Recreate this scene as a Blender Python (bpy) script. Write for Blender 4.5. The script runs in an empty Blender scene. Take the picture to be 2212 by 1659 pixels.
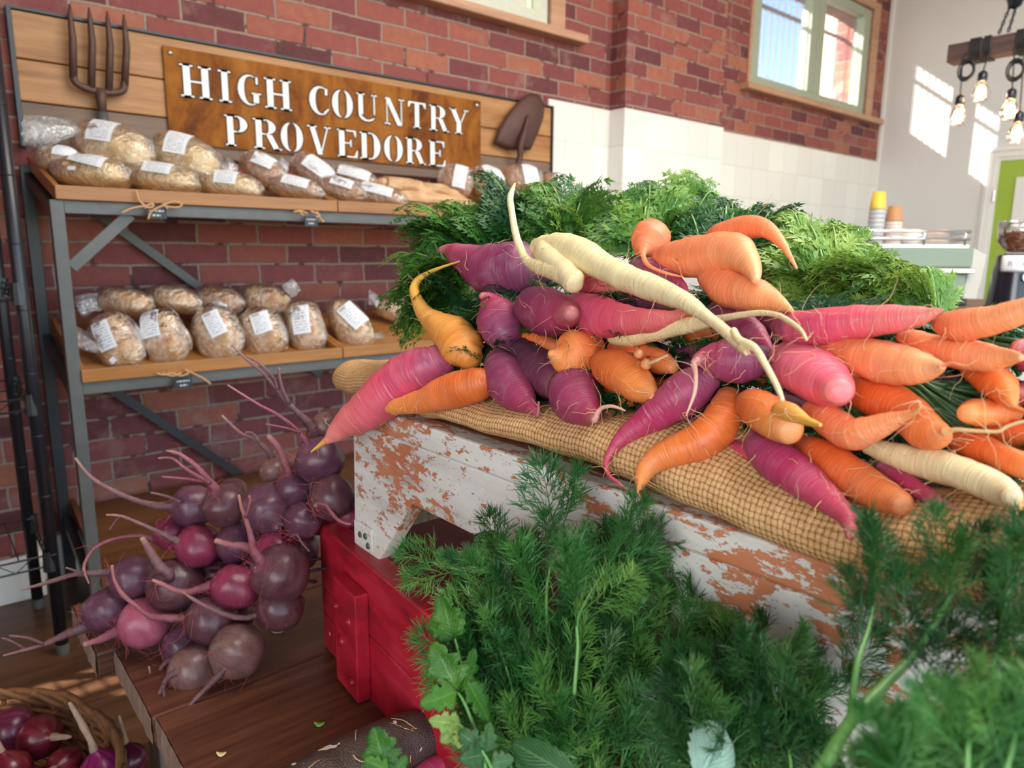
import bpy, math, random
from math import sin, cos, pi, radians, atan2, sqrt
from mathutils import Vector, Matrix, noise

random.seed(7)
SC = bpy.context.scene
COL = SC.collection

# ------------------------------------------------------------------ camera
FPX, CX, CY = 1545.0, 1106.0, 829.5          # focal length in pixels of a 2212 x 1659 frame
TH, PT, RO, CAMH = radians(49.7), radians(10.45), 0.0079, 1.14
FWD = Vector((cos(TH) * cos(PT), sin(TH) * cos(PT), -sin(PT)))
_R0 = Vector((sin(TH), -cos(TH), 0.0))
_U0 = _R0.cross(FWD)
RGT = cos(RO) * _R0 + sin(RO) * _U0
UPV = -sin(RO) * _R0 + cos(RO) * _U0
CAM = Vector((0, 0, CAMH))
cam_d = bpy.data.cameras.new('camera')
cam_d.sensor_fit = 'HORIZONTAL'
cam_d.sensor_width = 36.0
cam_d.lens = FPX / 2212 * 36.0
cam_d.clip_start = 0.02
cam_d.dof.use_dof = True
cam_d.dof.focus_distance = 0.74
cam_d.dof.aperture_fstop = 7.5
cam_o = bpy.data.objects.new('camera', cam_d)
COL.objects.link(cam_o)
_m = Matrix((RGT, UPV, -FWD)).transposed().to_4x4()
_m.translation = CAM
cam_o.matrix_world = _m
SC.camera = cam_o

# ------------------------------------------------------------------ sky, sun, added area lamps, exposure
SC.view_settings.view_transform = 'Standard'
SC.view_settings.look = 'None'
SC.view_settings.gamma = 1.0
SC.view_settings.exposure = 0.0
SUN_DIR = Vector((1.0, -0.58, -0.44)).normalized()
w = bpy.data.worlds.new('world')
SC.world = w
w.use_nodes = True
_nt = w.node_tree
_sky = _nt.nodes.new('ShaderNodeTexSky')
_sky.sky_type = 'NISHITA'
_sky.sun_disc = False
_sky.dust_density = 0.1
_sky.ozone_density = 3.0
_sky.sun_elevation = radians(21)
_sky.sun_rotation = radians(-60)
_bg = _nt.nodes['Background']
_nt.links.new(_sky.outputs[0], _bg.inputs[0])
_bg.inputs[1].default_value = 0.75

def lamp(name, kind, loc, energy, color=(1, 1, 1), direction=None, size=None, size_y=None):
    d = bpy.data.lights.new(name, kind)
    d.energy = energy
    d.color = color
    if kind == 'AREA':
        d.shape = 'RECTANGLE'
        d.size = size
        d.size_y = size_y
    o = bpy.data.objects.new(name, d)
    COL.objects.link(o)
    o.location = loc
    if direction is not None:
        o.rotation_euler = Vector(direction).to_track_quat('-Z', 'Y').to_euler()
    return o

_s = lamp('sun', 'SUN', (-6, 6, 6), 42.0, (1.0, 0.93, 0.82), SUN_DIR)
_s.data.angle = radians(0.53)
lamp('front_fill', 'AREA', (1.6, -3.2, 2.2), 46, (0.93, 0.97, 1.0), (0, 1, -0.12), 6.5, 2.6)  # unseen area lamp added behind the camera to brighten the room
lamp('side_fill', 'AREA', (-2.7, -1.6, 1.6), 42, (0.97, 0.98, 1.0), (1, 0.28, -0.14), 2.4, 2.2).data.spread = radians(80)  # area lamp added at the left to brighten the bench face; no door there
lamp('ceiling_light', 'AREA', (2.2, -0.2, 3.6), 185, (1.0, 0.93, 0.83), (0, 0.15, -1), 3.6, 1.4)

# ------------------------------------------------------------------ measuring helpers (pixel of the photograph -> point in the room)
def ray(u, v):
    return FWD + RGT * ((u - CX) / FPX) - UPV * ((v - CY) / FPX)
def at(u, v, d):
    return CAM + ray(u, v) * d
def on(u, v, ax, val):
    k = ray(u, v)
    return CAM + k * ((val - CAM[ax]) / k[ax])
def depth_on_plane(u, v, p0, n):
    return (p0 - CAM).dot(n) / ray(u, v).dot(n)

# ------------------------------------------------------------------ materials
class NT:
    def __init__(s, name):
        s.m = bpy.data.materials.new(name)
        s.m.use_nodes = True
        s.t = s.m.node_tree
        s.t.nodes.clear()
        s.out = s.t.nodes.new('ShaderNodeOutputMaterial')
    def n(s, ty, ins=None, **kw):
        x = s.t.nodes.new('ShaderNode' + ty)
        for k, v in kw.items():
            setattr(x, k, v)
        for k, v in (ins or {}).items():
            i = x.inputs[k]
            if isinstance(v, bpy.types.NodeSocket):
                s.t.links.new(v, i)
            else:
                if getattr(i, 'type', '') == 'RGBA' and len(v) == 3:
                    v = (*v, 1)
                i.default_value = v
        return x
    def math(s, op, a, b=0.0):
        return s.n('Math', {0: a, 1: b}, operation=op).outputs[0]
    def mix(s, f, a, b, blend='MIX'):
        x = s.n('Mix', {0: f, 6: a, 7: b}, data_type='RGBA', blend_type=blend)
        return x.outputs[2]
    def ramp(s, f, stops, interp='LINEAR'):
        x = s.n('ValToRGB', {0: f})
        cr = x.color_ramp
        cr.interpolation = interp
        while len(cr.elements) < len(stops):
            cr.elements.new(0.5)
        for e, (p, c) in zip(cr.elements, stops):
            e.position = p
            e.color = (*c, 1) if not isinstance(c, (int, float)) else (c, c, c, 1)
        return x.outputs[0]
    def coord(s, which='Object', scale=(1, 1, 1), loc=(0, 0, 0), rot=(0, 0, 0)):
        c = s.n('TexCoord').outputs[which]
        return s.n('Mapping', {'Vector': c, 'Scale': scale, 'Location': loc, 'Rotation': rot}).outputs[0]
    def world(s, scale=(1, 1, 1), loc=(0, 0, 0)):
        c = s.n('NewGeometry').outputs['Position']
        return s.n('Mapping', {'Vector': c, 'Scale': scale, 'Location': loc}).outputs[0]
    def noise(s, vec, scale, detail=3, rough=0.55, dist=0.0):
        return s.n('TexNoise', {'Vector': vec, 'Scale': scale, 'Detail': detail, 'Roughness': rough, 'Distortion': dist}).outputs['Fac']
    def bump(s, h, strength=0.3, dist=0.01):
        return s.n('Bump', {'Height': h, 'Strength': strength, 'Distance': dist}).outputs[0]
    def bsdf(s, color, rough=0.5, normal=None, **kw):
        ins = {'Base Color': color, 'Roughness': rough}
        if normal is not None:
            ins['Normal'] = normal
        ins.update(kw)
        b = s.n('BsdfPrincipled', ins)
        s.t.links.new(b.outputs[0], s.out.inputs[0])
        return b
    def surf(s, sh):
        s.t.links.new(sh, s.out.inputs[0])

def plain(name, color, rough=0.5, metal=0.0, var=0.12, scale=30, bump=0.0, **kw):
    t = NT(name)
    f = t.noise(t.coord(), scale)
    c = t.mix(f, tuple(x * (1 - var) for x in color), tuple(min(1, x * (1 + var)) for x in color))
    t.bsdf(c, rough, t.bump(f, bump, 0.004) if bump else None, Metallic=metal, **kw)
    return t.m

def emit(name, color, strength):
    t = NT(name)
    e = t.n('Emission', {0: color, 1: strength})
    t.surf(e.outputs[0])
    return t.m

def glassy(name, gloss=0.12, tint=(1, 1, 1), rough=0.03, wrinkle=0.0, white=0.0):
    t = NT(name)
    tr = t.n('BsdfTransparent', {0: tint})
    nm = {}
    if wrinkle:
        f = t.noise(t.coord(), 22, 3, 0.6, 1.5)
        nm = {'Normal': t.bump(f, wrinkle, 0.02)}
    gl = t.n('BsdfGlossy', {'Color': (1, 1, 1), 'Roughness': rough, **nm})
    fr = t.n('LayerWeight', {'Blend': 0.35, **nm}).outputs['Fresnel']
    f2 = t.math('ADD', t.math('MULTIPLY', fr, 0.75), gloss)
    x = t.n('MixShader', {0: f2, 1: tr.outputs[0], 2: gl.outputs[0]}).outputs[0]
    if white:
        d = t.n('BsdfDiffuse', {'Color': (0.85, 0.85, 0.87)})
        x = t.n('MixShader', {0: white, 1: x, 2: d.outputs[0]}).outputs[0]
    t.surf(x)
    return t.m

def wood(name, c1, c2, scale=1.0, axis=0, rough=0.5, bump=0.15, dark=None, spec=0.4, world=True):
    """grain running along the given axis"""
    t = NT(name)
    sc = [9 * scale] * 3
    sc[axis] = 0.7 * scale
    v = t.world(tuple(sc)) if world else t.coord('Object', tuple(sc))
    a = t.noise(v, 2.2, 5, 0.6, 0.8)
    b = t.noise(v, 9, 4, 0.65, 0.3)
    f = t.math('ADD', t.math('MULTIPLY', a, 0.65), t.math('MULTIPLY', b, 0.35))
    stops = [(0.32, c1), (0.68, c2)]
    if dark:
        stops = [(0.25, dark), (0.4, c1), (0.7, c2)]
    c = t.ramp(f, stops)
    t.bsdf(c, rough, t.bump(b, bump, 0.004), **{'Specular IOR Level': spec})
    return t.m

# ------------------------------------------------------------------ mesh helpers
class MB:
    """collects geometry in world coordinates and links it as one mesh object"""
    def __init__(s):
        s.v, s.f, s.uv, s.mi = [], [], [], []
    def add(s, verts, faces, uvs=None, mi=0):
        o = len(s.v)
        s.v.extend(verts)
        for k, f in enumerate(faces):
            s.f.append([i + o for i in f])
            s.uv.append(uvs[k] if uvs else [(0, 0)] * len(f))
            s.mi.append(mi)
        return s
    def box(s, lo, hi, rot=None, piv=None, mi=0):
        x0, y0, z0 = lo
        x1, y1, z1 = hi
        vs = [Vector(p) for p in ((x0, y0, z0), (x1, y0, z0), (x1, y1, z0), (x0, y1, z0), (x0, y0, z1), (x1, y0, z1), (x1, y1, z1), (x0, y1, z1))]
        if rot is not None:
            piv = Vector(piv) if piv is not None else Vector(((x0 + x1) / 2, (y0 + y1) / 2, (z0 + z1) / 2))
            vs = [rot @ (p - piv) + piv for p in vs]
        return s.add(vs, [(3, 2, 1, 0), (4, 5, 6, 7), (0, 1, 5, 4), (1, 2, 6, 5), (2, 3, 7, 6), (3, 0, 4, 7)], mi=mi)
    def bar(s, a, b, w, h, up=Vector((0, 0, 1)), mi=0):
        a, b = Vector(a), Vector(b)
        d = (b - a).normalized()
        sx = d.cross(up)
        if sx.length < 1e-4:
            sx = d.cross(Vector((1, 0, 0)))
        sx.normalize()
        sz = sx.cross(d)
        vs = []
        for p in (a, b):
            for i, j in ((-1, -1), (1, -1), (1, 1), (-1, 1)):
                vs.append(p + sx * (i * w / 2) + sz * (j * h / 2))
        return s.add(vs, [(0, 1, 2, 3), (7, 6, 5, 4), (0, 4, 5, 1), (1, 5, 6, 2), (2, 6, 7, 3), (3, 7, 4, 0)], mi=mi)
    def tube(s, pts, r, seg=6, mi=0, caps=True):
        pts = [Vector(p) for p in pts]
        rs = r if isinstance(r, (list, tuple)) else [r] * len(pts)
        T = [(pts[min(i + 1, len(pts) - 1)] - pts[max(i - 1, 0)]).normalized() for i in range(len(pts))]
        nrm = T[0].orthogonal().normalized()
        vs, fs, uvs = [], [], []
        for i, p in enumerate(pts):
            nrm = nrm - T[i] * nrm.dot(T[i])
            nrm = nrm.normalized() if nrm.length > 1e-6 else T[i].orthogonal().normalized()
            bn = T[i].cross(nrm)
            for k in range(seg):
                a = 2 * pi * k / seg
                vs.append(p + (nrm * cos(a) + bn * sin(a)) * rs[i])
        n = len(pts)
        for i in range(n - 1):
            for k in range(seg):
                k2 = (k + 1) % seg
                fs.append((i * seg + k, i * seg + k2, (i + 1) * seg + k2, (i + 1) * seg + k))
                uvs.append([(k / seg, i / (n - 1)), ((k + 1) / seg, i / (n - 1)), ((k + 1) / seg, (i + 1) / (n - 1)), (k / seg, (i + 1) / (n - 1))])
        if caps:
            fs.append(tuple(reversed(range(seg))))
            uvs.append([(0.5, 0)] * seg)
            fs.append(tuple(range((n - 1) * seg, n * seg)))
            uvs.append([(0.5, 1)] * seg)
        return s.add(vs, fs, uvs, mi)
    def lathe(s, prof, base, axis=Vector((0, 0, 1)), seg=24, mi=0):
        """prof: (radius, height) pairs"""
        axis = Vector(axis).normalized()
        n = axis.orthogonal().normalized()
        b = axis.cross(n)
        base = Vector(base)
        vs, fs, uvs = [], [], []
        for r, h in prof:
            for k in range(seg):
                a = 2 * pi * k / seg
                vs.append(base + axis * h + (n * cos(a) + b * sin(a)) * r)
        m = len(prof)
        for i in range(m - 1):
            for k in range(seg):
                k2 = (k + 1) % seg
                fs.append((i * seg + k, i * seg + k2, (i + 1) * seg + k2, (i + 1) * seg + k))
                uvs.append([(k / seg, i / (m - 1)), ((k + 1) / seg, i / (m - 1)), ((k + 1) / seg, (i + 1) / (m - 1)), (k / seg, (i + 1) / (m - 1))])
        for i, rev in ((0, True), (m - 1, False)):
            if prof[i][0] > 1e-5:
                idx = list(range(i * seg, (i + 1) * seg))
                fs.append(tuple(reversed(idx)) if rev else tuple(idx))
                uvs.append([(0.5, 0.5)] * seg)
        return s.add(vs, fs, uvs, mi)
    def prism(s, poly, o, ax, ay, depth, mi=0):
        """2-D polygon (counter-clockwise in ax, ay) extruded along ax x ay by depth"""
        o, ax, ay = Vector(o), Vector(ax), Vector(ay)
        nz = ax.cross(ay).normalized() * depth
        n = len(poly)
        vs = [o + ax * x + ay * y for x, y in poly] + [o + ax * x + ay * y + nz for x, y in poly]
        fs = [tuple(reversed(range(n))), tuple(range(n, 2 * n))] + [(i, (i + 1) % n, n + (i + 1) % n, n + i) for i in range(n)]
        return s.add(vs, fs, mi=mi)
    def build(s, name, mats, parent=None, smooth=False, bevel=0.0):
        me = bpy.data.meshes.new(name)
        piv = parent.matrix_world.translation if False else (PIV.get(parent.name, Vector()) if parent else Vector())
        me.from_pydata([tuple(p - piv) for p in map(Vector, s.v)], [], s.f)
        uvl = me.uv_layers.new(name='UVMap')
        k = 0
        for uv in s.uv:
            for c in uv:
                uvl.data[k].uv = c
                k += 1
        for m in (mats if isinstance(mats, (list, tuple)) else [mats]):
            me.materials.append(m)
        me.polygons.foreach_set('material_index', s.mi)
        if smooth:
            me.polygons.foreach_set('use_smooth', [True] * len(me.polygons))
        me.update()
        o = bpy.data.objects.new(name, me)
        COL.objects.link(o)
        if parent:
            o.parent = parent
            PIV[o.name] = piv
        else:
            PIV[o.name] = Vector()
        if bevel:
            b = o.modifiers.new('bevel', 'BEVEL')
            b.width = bevel
            b.segments = 2
            b.limit_method = 'ANGLE'
            b.angle_limit = radians(40)
        return o
PIV = {}

def tag(o, label=None, cat=None, group=None, kind=None):
    for k, v in (('label', label), ('category', cat), ('group', group), ('kind', kind)):
        if v:
            o[k] = v
    return o
def thing(name, label, cat, loc=(0, 0, 0), group=None):
    o = bpy.data.objects.new(name, None)
    o.empty_display_size = 0.05
    COL.objects.link(o)
    o.location = loc
    PIV[o.name] = Vector(loc)
    return tag(o, label, cat, group)
def structure(o):
    return tag(o, kind='structure')

def catmull(P, sub):
    """P: list of tuples/vectors of any length"""
    P = [tuple(p) for p in P]
    out = []
    n = len(P)
    for i in range(n - 1):
        a, b, c, d = P[max(i - 1, 0)], P[i], P[i + 1], P[min(i + 2, n - 1)]
        for k in range(sub):
            t = k / sub
            out.append(tuple(0.5 * (2 * b[j] + (c[j] - a[j]) * t + (2 * a[j] - 5 * b[j] + 4 * c[j] - d[j]) * t * t + (3 * b[j] - a[j] - 3 * c[j] + d[j]) * t ** 3) for j in range(len(b))))
    out.append(P[-1])
    return out

def sweep(mb, pts, rad, sub=5, seg=18, lump=0.05, ring=0.012, seed=0, mi=0, round0=1.0, round1=0.6, hf=0.0):
    """organic root: rings along a smooth curve, lumpy, with rounded ends; uv = (around, along)"""
    C = catmull([(*p, r) for p, r in zip(pts, rad)], sub)
    P = [Vector(c[:3]) for c in C]
    R = [max(c[3], 0.0003) for c in C]
    t0 = (P[0] - P[1]).normalized()
    t1 = (P[-1] - P[-2]).normalized()
    head, tail = [], []
    for a in (75, 50, 25):
        a = radians(a)
        head.append((P[0] + t0 * R[0] * sin(a) * round0, R[0] * cos(a)))
    for a in (25, 50, 75):
        a = radians(a)
        tail.append((P[-1] + t1 * R[-1] * sin(a) * round1, R[-1] * cos(a)))
    P2 = [h[0] for h in head] + P + [h[0] for h in tail]
    R2 = [h[1] for h in head] + R + [h[1] for h in tail]
    n = len(P2)
    nrm = None
    vs, fs, uvs = [], [], []
    L = [0.0]
    for i in range(1, n):
        L.append(L[-1] + (P2[i] - P2[i - 1]).length)
    off = Vector((seed * 3.17, seed * 1.3, -seed * 2.1))
    for i in range(n):
        T = (P2[min(i + 1, n - 1)] - P2[max(i - 1, 0)]).normalized()
        if nrm is None:
            nrm = T.orthogonal().normalized()
        nrm = (nrm - T * nrm.dot(T)).normalized()
        bn = T.cross(nrm)
        rw = 1 + ring * noise.noise(Vector((L[i] * 420, seed * 7.7, 0)))
        for k in range(seg):
            a = 2 * pi * k / seg
            d = nrm * cos(a) + bn * sin(a)
            p = P2[i] + d * R2[i]
            q = 1 + lump * noise.noise(p * 38 + off) + lump * 0.6 * noise.noise(p * 95 + off) + hf * noise.noise(p * 330 + off)
            vs.append(P2[i] + d * R2[i] * rw * q)
    LL = max(L[-1], 1e-6)
    for i in range(n - 1):
        for k in range(seg):
            k2 = (k + 1) % seg
            fs.append((i * seg + k, i * seg + k2, (i + 1) * seg + k2, (i + 1) * seg + k))
            uvs.append([(k / seg, L[i] / LL), ((k + 1) / seg, L[i] / LL), ((k + 1) / seg, L[i + 1] / LL), (k / seg, L[i + 1] / LL)])
    fs.append(tuple(reversed(range(seg))))
    uvs.append([(0.5, 0)] * seg)
    fs.append(tuple(range((n - 1) * seg, n * seg)))
    uvs.append([(0.5, 1)] * seg)
    mb.add(vs, fs, uvs, mi)
    return P2, R2, vs
# ------------------------------------------------------------------ room materials
def brick_material():
    t = NT('brick')
    p = t.n('NewGeometry').outputs['Position']
    s = t.n('SeparateXYZ', {0: p})
    h = t.math('ADD', s.outputs[0], s.outputs[1])
    wob = t.noise(t.world((7, 7, 7)), 1.0, 3)
    z = t.math('ADD', s.outputs[2], t.math('MULTIPLY', t.math('SUBTRACT', wob, 0.5), 0.012))
    h = t.math('ADD', h, t.math('MULTIPLY', t.math('SUBTRACT', t.noise(t.world((9, 9, 9), (3, 1, 2)), 1.0, 3), 0.5), 0.02))
    v = t.n('CombineXYZ', {0: h, 1: z}).outputs[0]
    b = t.n('TexBrick', {'Vector': v, 'Color1': (0, 0, 0), 'Color2': (1, 1, 1), 'Mortar': (0.5, 0.5, 0.5), 'Scale': 1.0, 'Mortar Size': 0.006,
                         'Mortar Smooth': 0.35, 'Bias': 0.0, 'Brick Width': 0.232, 'Row Height': 0.0775}, offset=0.5)
    each = b.outputs['Color']
    patch = t.noise(t.world((1, 1, 1)), 26, 4, 0.65)
    f = t.math('ADD', t.math('MULTIPLY', each, 0.72), t.math('MULTIPLY', patch, 0.36))
    c = t.ramp(f, [(0.1, (0.07, 0.028, 0.03)), (0.3, (0.15, 0.042, 0.045)), (0.55, (0.215, 0.058, 0.056)), (0.75, (0.28, 0.082, 0.062)), (0.97, (0.37, 0.14, 0.08))])
    dirt = t.ramp(t.noise(t.world((1, 1, 1), (4, 4, 4)), 5.0, 5, 0.7), [(0.56, 0.0), (0.74, 1.0)])
    c = t.mix(t.math('MULTIPLY', dirt, 0.6), c, (0.33, 0.2, 0.17))
    grit = t.noise(t.world((1, 1, 1)), 60, 4, 0.7)
    mort = t.mix(grit, (0.17, 0.10, 0.085), (0.42, 0.30, 0.23))
    hole = t.ramp(t.noise(t.world((1, 1, 1), (1, 8, 3)), 11.0, 4, 0.6), [(0.57, 1.0), (0.62, 0.0)])
    mort = t.mix(hole, (0.10, 0.045, 0.04), mort)
    c = t.mix(b.outputs['Fac'], c, mort)
    hgt = t.math('SUBTRACT', t.math('MULTIPLY', grit, 0.35), t.math('MULTIPLY', b.outputs['Fac'], 0.8))
    t.bsdf(c, 0.75, t.bump(hgt, 0.75, 0.012), **{'Specular IOR Level': 0.25})
    return t.m

def tile_material():
    t = NT('white_tile')
    p = t.n('NewGeometry').outputs['Position']
    s = t.n('SeparateXYZ', {0: p})
    v = t.n('CombineXYZ', {0: t.math('ADD', s.outputs[0], s.outputs[1]), 1: t.math('ADD', s.outputs[2], 0.08)}).outputs[0]
    b = t.n('TexBrick', {'Vector': v, 'Color1': (0.72, 0.69, 0.64), 'Color2': (0.78, 0.755, 0.71), 'Mortar': (0.6, 0.56, 0.51), 'Scale': 1.0,
                         'Mortar Size': 0.0022, 'Mortar Smooth': 0.3, 'Brick Width': 0.2, 'Row Height': 0.2}, offset=0.0)
    t.bsdf(b.outputs['Color'], 0.22, t.bump(t.math('SUBTRACT', 1.0, b.outputs['Fac']), 0.25, 0.004))
    return t.m

def floor_material():
    t = NT('floor_boards')
    p = t.n('NewGeometry').outputs['Position']
    b = t.n('TexBrick', {'Vector': p, 'Color1': (0, 0, 0), 'Color2': (1, 1, 1), 'Mortar': (0, 0, 0), 'Scale': 1.0, 'Mortar Size': 0.0015,
                         'Brick Width': 1.9, 'Row Height': 0.13}, offset=0.37)
    g = t.noise(t.world((0.9, 14, 1)), 3.0, 5, 0.65, 0.6)
    f = t.math('ADD', t.math('MULTIPLY', b.outputs['Color'], 0.3), t.math('MULTIPLY', g, 0.75))
    c = t.ramp(f, [(0.25, (0.045, 0.02, 0.010)), (0.55, (0.10, 0.045, 0.02)), (0.85, (0.17, 0.082, 0.036))])
    c = t.mix(b.outputs['Fac'], c, (0.02, 0.01, 0.006))
    t.bsdf(c, 0.38, t.bump(g, 0.08, 0.003))
    return t.m

M = {}
M['brick'] = brick_material()
M['tile'] = tile_material()
M['floor'] = floor_material()
M['plaster'] = plain('white_plaster', (0.66, 0.64, 0.62), 0.8, var=0.03, scale=6)
M['white_paint'] = plain('white_gloss_paint', (0.74, 0.72, 0.69), 0.4, var=0.04)
M['sage_paint'] = plain('sage_window_paint', (0.33, 0.36, 0.27), 0.5, var=0.1)
M['pale_paint'] = plain('pale_window_paint', (0.55, 0.55, 0.46), 0.5, var=0.08)
M['sill_wood'] = wood('sill_timber', (0.34, 0.17, 0.10), (0.55, 0.31, 0.19), 1.2, 0)
M['glass'] = glassy('window_glass', 0.04)
M['frosted'] = glassy('frosted_window_glass', 0.05, (0.62, 0.67, 0.56), 0.3, 0.0, 0.22)
M['bar_paint'] = plain('grille_paint', (0.22, 0.20, 0.24), 0.5)
M['cream_wall'] = plain('cream_boards', (0.75, 0.60, 0.42), 0.7)
M['soffit'] = plain('eave_paint', (0.36, 0.30, 0.31), 0.7)
M['green_paint'] = plain('lime_green_paint', (0.30, 0.43, 0.045), 0.5, var=0.05)
M['steel'] = plain('grey_steel', (0.098, 0.096, 0.092), 0.5, 0.15, var=0.3, scale=18)
M['black_metal'] = plain('black_powder_coat', (0.012, 0.012, 0.016), 0.35, var=0.3)
M['chrome'] = plain('chrome', (0.75, 0.75, 0.76), 0.12, 1.0, var=0.02)
M['screw'] = plain('screw_head', (0.6, 0.58, 0.54), 0.3, 1.0)

# ------------------------------------------------------------------ the setting
WY, WT = 2.85, 0.29            # face of the brick wall, its thickness
XE = 6.49                      # end wall
ZC = 3.7
wb = MB()
y0, y1 = WY, WY + WT
# openings: low window left of the frame, window over the sign, window on the right
def wall_run(mb, x0, x1, opens):
    xs = x0
    for (a, b, za, zb) in opens:
        mb.box((xs, y0, 0), (a, y1, ZC))
        mb.box((a, y0, 0), (b, y1, za))
        mb.box((a, y0, zb), (b, y1, ZC))
        xs = b
    mb.box((xs, y0, 0), (x1, y1, ZC))
wall_run(wb, -3.0, XE, [(-1.75, -0.86, 0.5, 1.15), (0.88, 2.64, 2.25, 3.06), (4.47, 6.17, 2.25, 3.06)])
wb.box((3.113, 2.74, 0), (4.02, WY, ZC))           # pilaster
wb.box((-0.55, 2.715, 0), (0.24, WY, ZC))           # pier at the left
structure(wb.build('wall_back', M['brick']))
structure(MB().box((XE, -4.0, 0), (XE + 0.2, y1, ZC)).build('wall_end', M['plaster']))
structure(MB().box((-3.2, -4.0, 0), (-3.0, y1, ZC)).build('wall_left', M['brick']))
structure(MB().box((-3.2, -4.0, -0.1), (XE + 0.2, y1, 0)).build('floor', M['floor']))
structure(MB().box((-3.2, -4.0, ZC), (XE + 0.2, y1, ZC + 0.1)).build('ceiling', M['plaster']))
tl = MB()
tl.box((2.64, WY - 0.012, 0), (3.113, WY, 1.915))
tl.box((3.101, 2.728, 0), (4.032, 2.74, 1.915))
tl.box((3.101, 2.74, 0), (3.113, WY, 1.915))
tl.box((4.02, 2.74, 0), (4.032, WY, 1.915))
tl.box((4.032, WY - 0.012, 0), (XE, WY, 1.925))
structure(tl.build('trim_1', M['tile']))
cn = MB().box((XE - 0.02, WY - 0.03, 0), (XE, WY, ZC))
structure(cn.build('trim_2', M['white_paint'], bevel=0.004))
bb = MB()
bb.box((-0.55, 2.697, 0), (0.258, 2.715, 0.15))
bb.box((0.24, 2.715, 0), (0.258, WY, 0.15))
bb.box((0.24, WY - 0.018, 0), (2.64, WY, 0.15))
structure(bb.build('baseboard_back', M['white_paint'], bevel=0.004))
structure(MB().box((XE - 0.018, 2.02, 0), (XE, WY, 0.15)).build('baseboard_end', M['white_paint'], bevel=0.004))

def window(name, X0, X1, z0, z1, mull, stile, paint, glass, sill, casing):
    e = bpy.data.objects.new(name, None)
    COL.objects.link(e)
    e.location = ((X0 + X1) / 2, WY, z0)
    PIV[e.name] = Vector(e.location)
    structure(e)
    f = MB()
    ya, yb = WY + 0.005, WY + 0.075
    f.box((X0, ya, z0), (X0 + stile, yb, z1))
    f.box((X1 - stile, ya, z0), (X1, yb, z1))
    f.box((X0 + stile, ya, z0), (X1 - stile, yb, z0 + 0.075))
    f.box((X0 + stile, ya, z1 - 0.06), (X1 - stile, yb, z1))
    if mull:
        f.box((mull - 0.1, ya, z0 + 0.075), (mull - 0.004, yb, z1 - 0.06))
        f.box((mull + 0.004, ya, z0 + 0.075), (mull + 0.1, yb, z1 - 0.06))
        f.box((mull - 0.004, ya + 0.012, z0 + 0.075), (mull + 0.004, yb, z1 - 0.06))
    f.build('sash', paint, e, bevel=0.004)
    MB().box((X0 + stile - 0.01, WY + 0.045, z0 + 0.065), (X1 - stile + 0.01, WY + 0.049, z1 - 0.05)).build('pane', glass, e)
    if sill:
        c = MB()
        c.box((X0 - 0.11, WY - 0.075, z0 - 0.045), (X1 + 0.22, WY + 0.02, z0 - 0.003))
        c.build('sill', M['sill_wood'], e, bevel=0.006)
    if casing:
        c = MB()
        c.box((X1 + 0.001, WY - 0.02, z0 - 0.003), (X1 + 0.10, WY + 0.03, z1 + 0.06))
        c.box((X0 - 0.03, WY - 0.012, z0 - 0.003), (X0 - 0.001, WY + 0.03, z1 + 0.06))
        c.box((X0 - 0.001, WY - 0.02, z1 + 0.001), (X1 + 0.001, WY + 0.03, z1 + 0.08))
        c.build('casing', M['sill_wood'], e, bevel=0.004)
    g = MB()
    n = int((X1 - X0) / 0.082)
    for i in range(1, n):
        x = X0 + (X1 - X0) * i / n
        g.tube([(x, 3.08, z0 + 0.005), (x, 3.08, z1 - 0.005)], 0.0048, 6)
    for z in (z0 + 0.13, z1 - 0.165):
        g.box((X0, 3.07, z - 0.012), (X1, 3.09, z + 0.012))
    g.build('security_grille', M['bar_paint'], e)
    return e
window('window_1', 0.88, 2.64, 2.25, 3.06, None, 0.08, M['pale_paint'], M['frosted'], True, True)
window('window_2', 4.47, 6.17, 2.25, 3.06, 5.34, 0.11, M['sage_paint'], M['glass'], True, True)
# low louvred window beyond the left edge of the picture: throws the streaks of sun on the floor
e3 = bpy.data.objects.new('window_3', None); COL.objects.link(e3); structure(e3)
e3.location = (-1.3, WY, 0.5); PIV['window_3'] = Vector(e3.location)
lv = MB()
for za, zb in ((0.5, 0.648), (0.692, 0.704), (0.744, 0.768), (0.818, 0.862), (0.9, 1.15)):
    lv.box((-1.75, 2.968, za), (-0.86, 2.982, zb))
lv.build('louvre_slats', M['sage_paint'], e3)
# outside
structure(MB().box((0.2, 3.32, 3.46), (9.0, 3.52, 3.52)).build('trim_3', M['soffit']))
ow = MB()
for i in range(9):
    ow.box((7.6, 3.3 + i * 0.1, 0), (7.7, 3.392 + i * 0.1, 5.2))
structure(ow.build('wall_outside', M['cream_wall']))
structure(MB().box((-6, y1 + 0.01, -0.15), (16, 14, -0.1)).build('floor_outside', plain('paving', (0.3, 0.28, 0.26), 0.9)))

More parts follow.
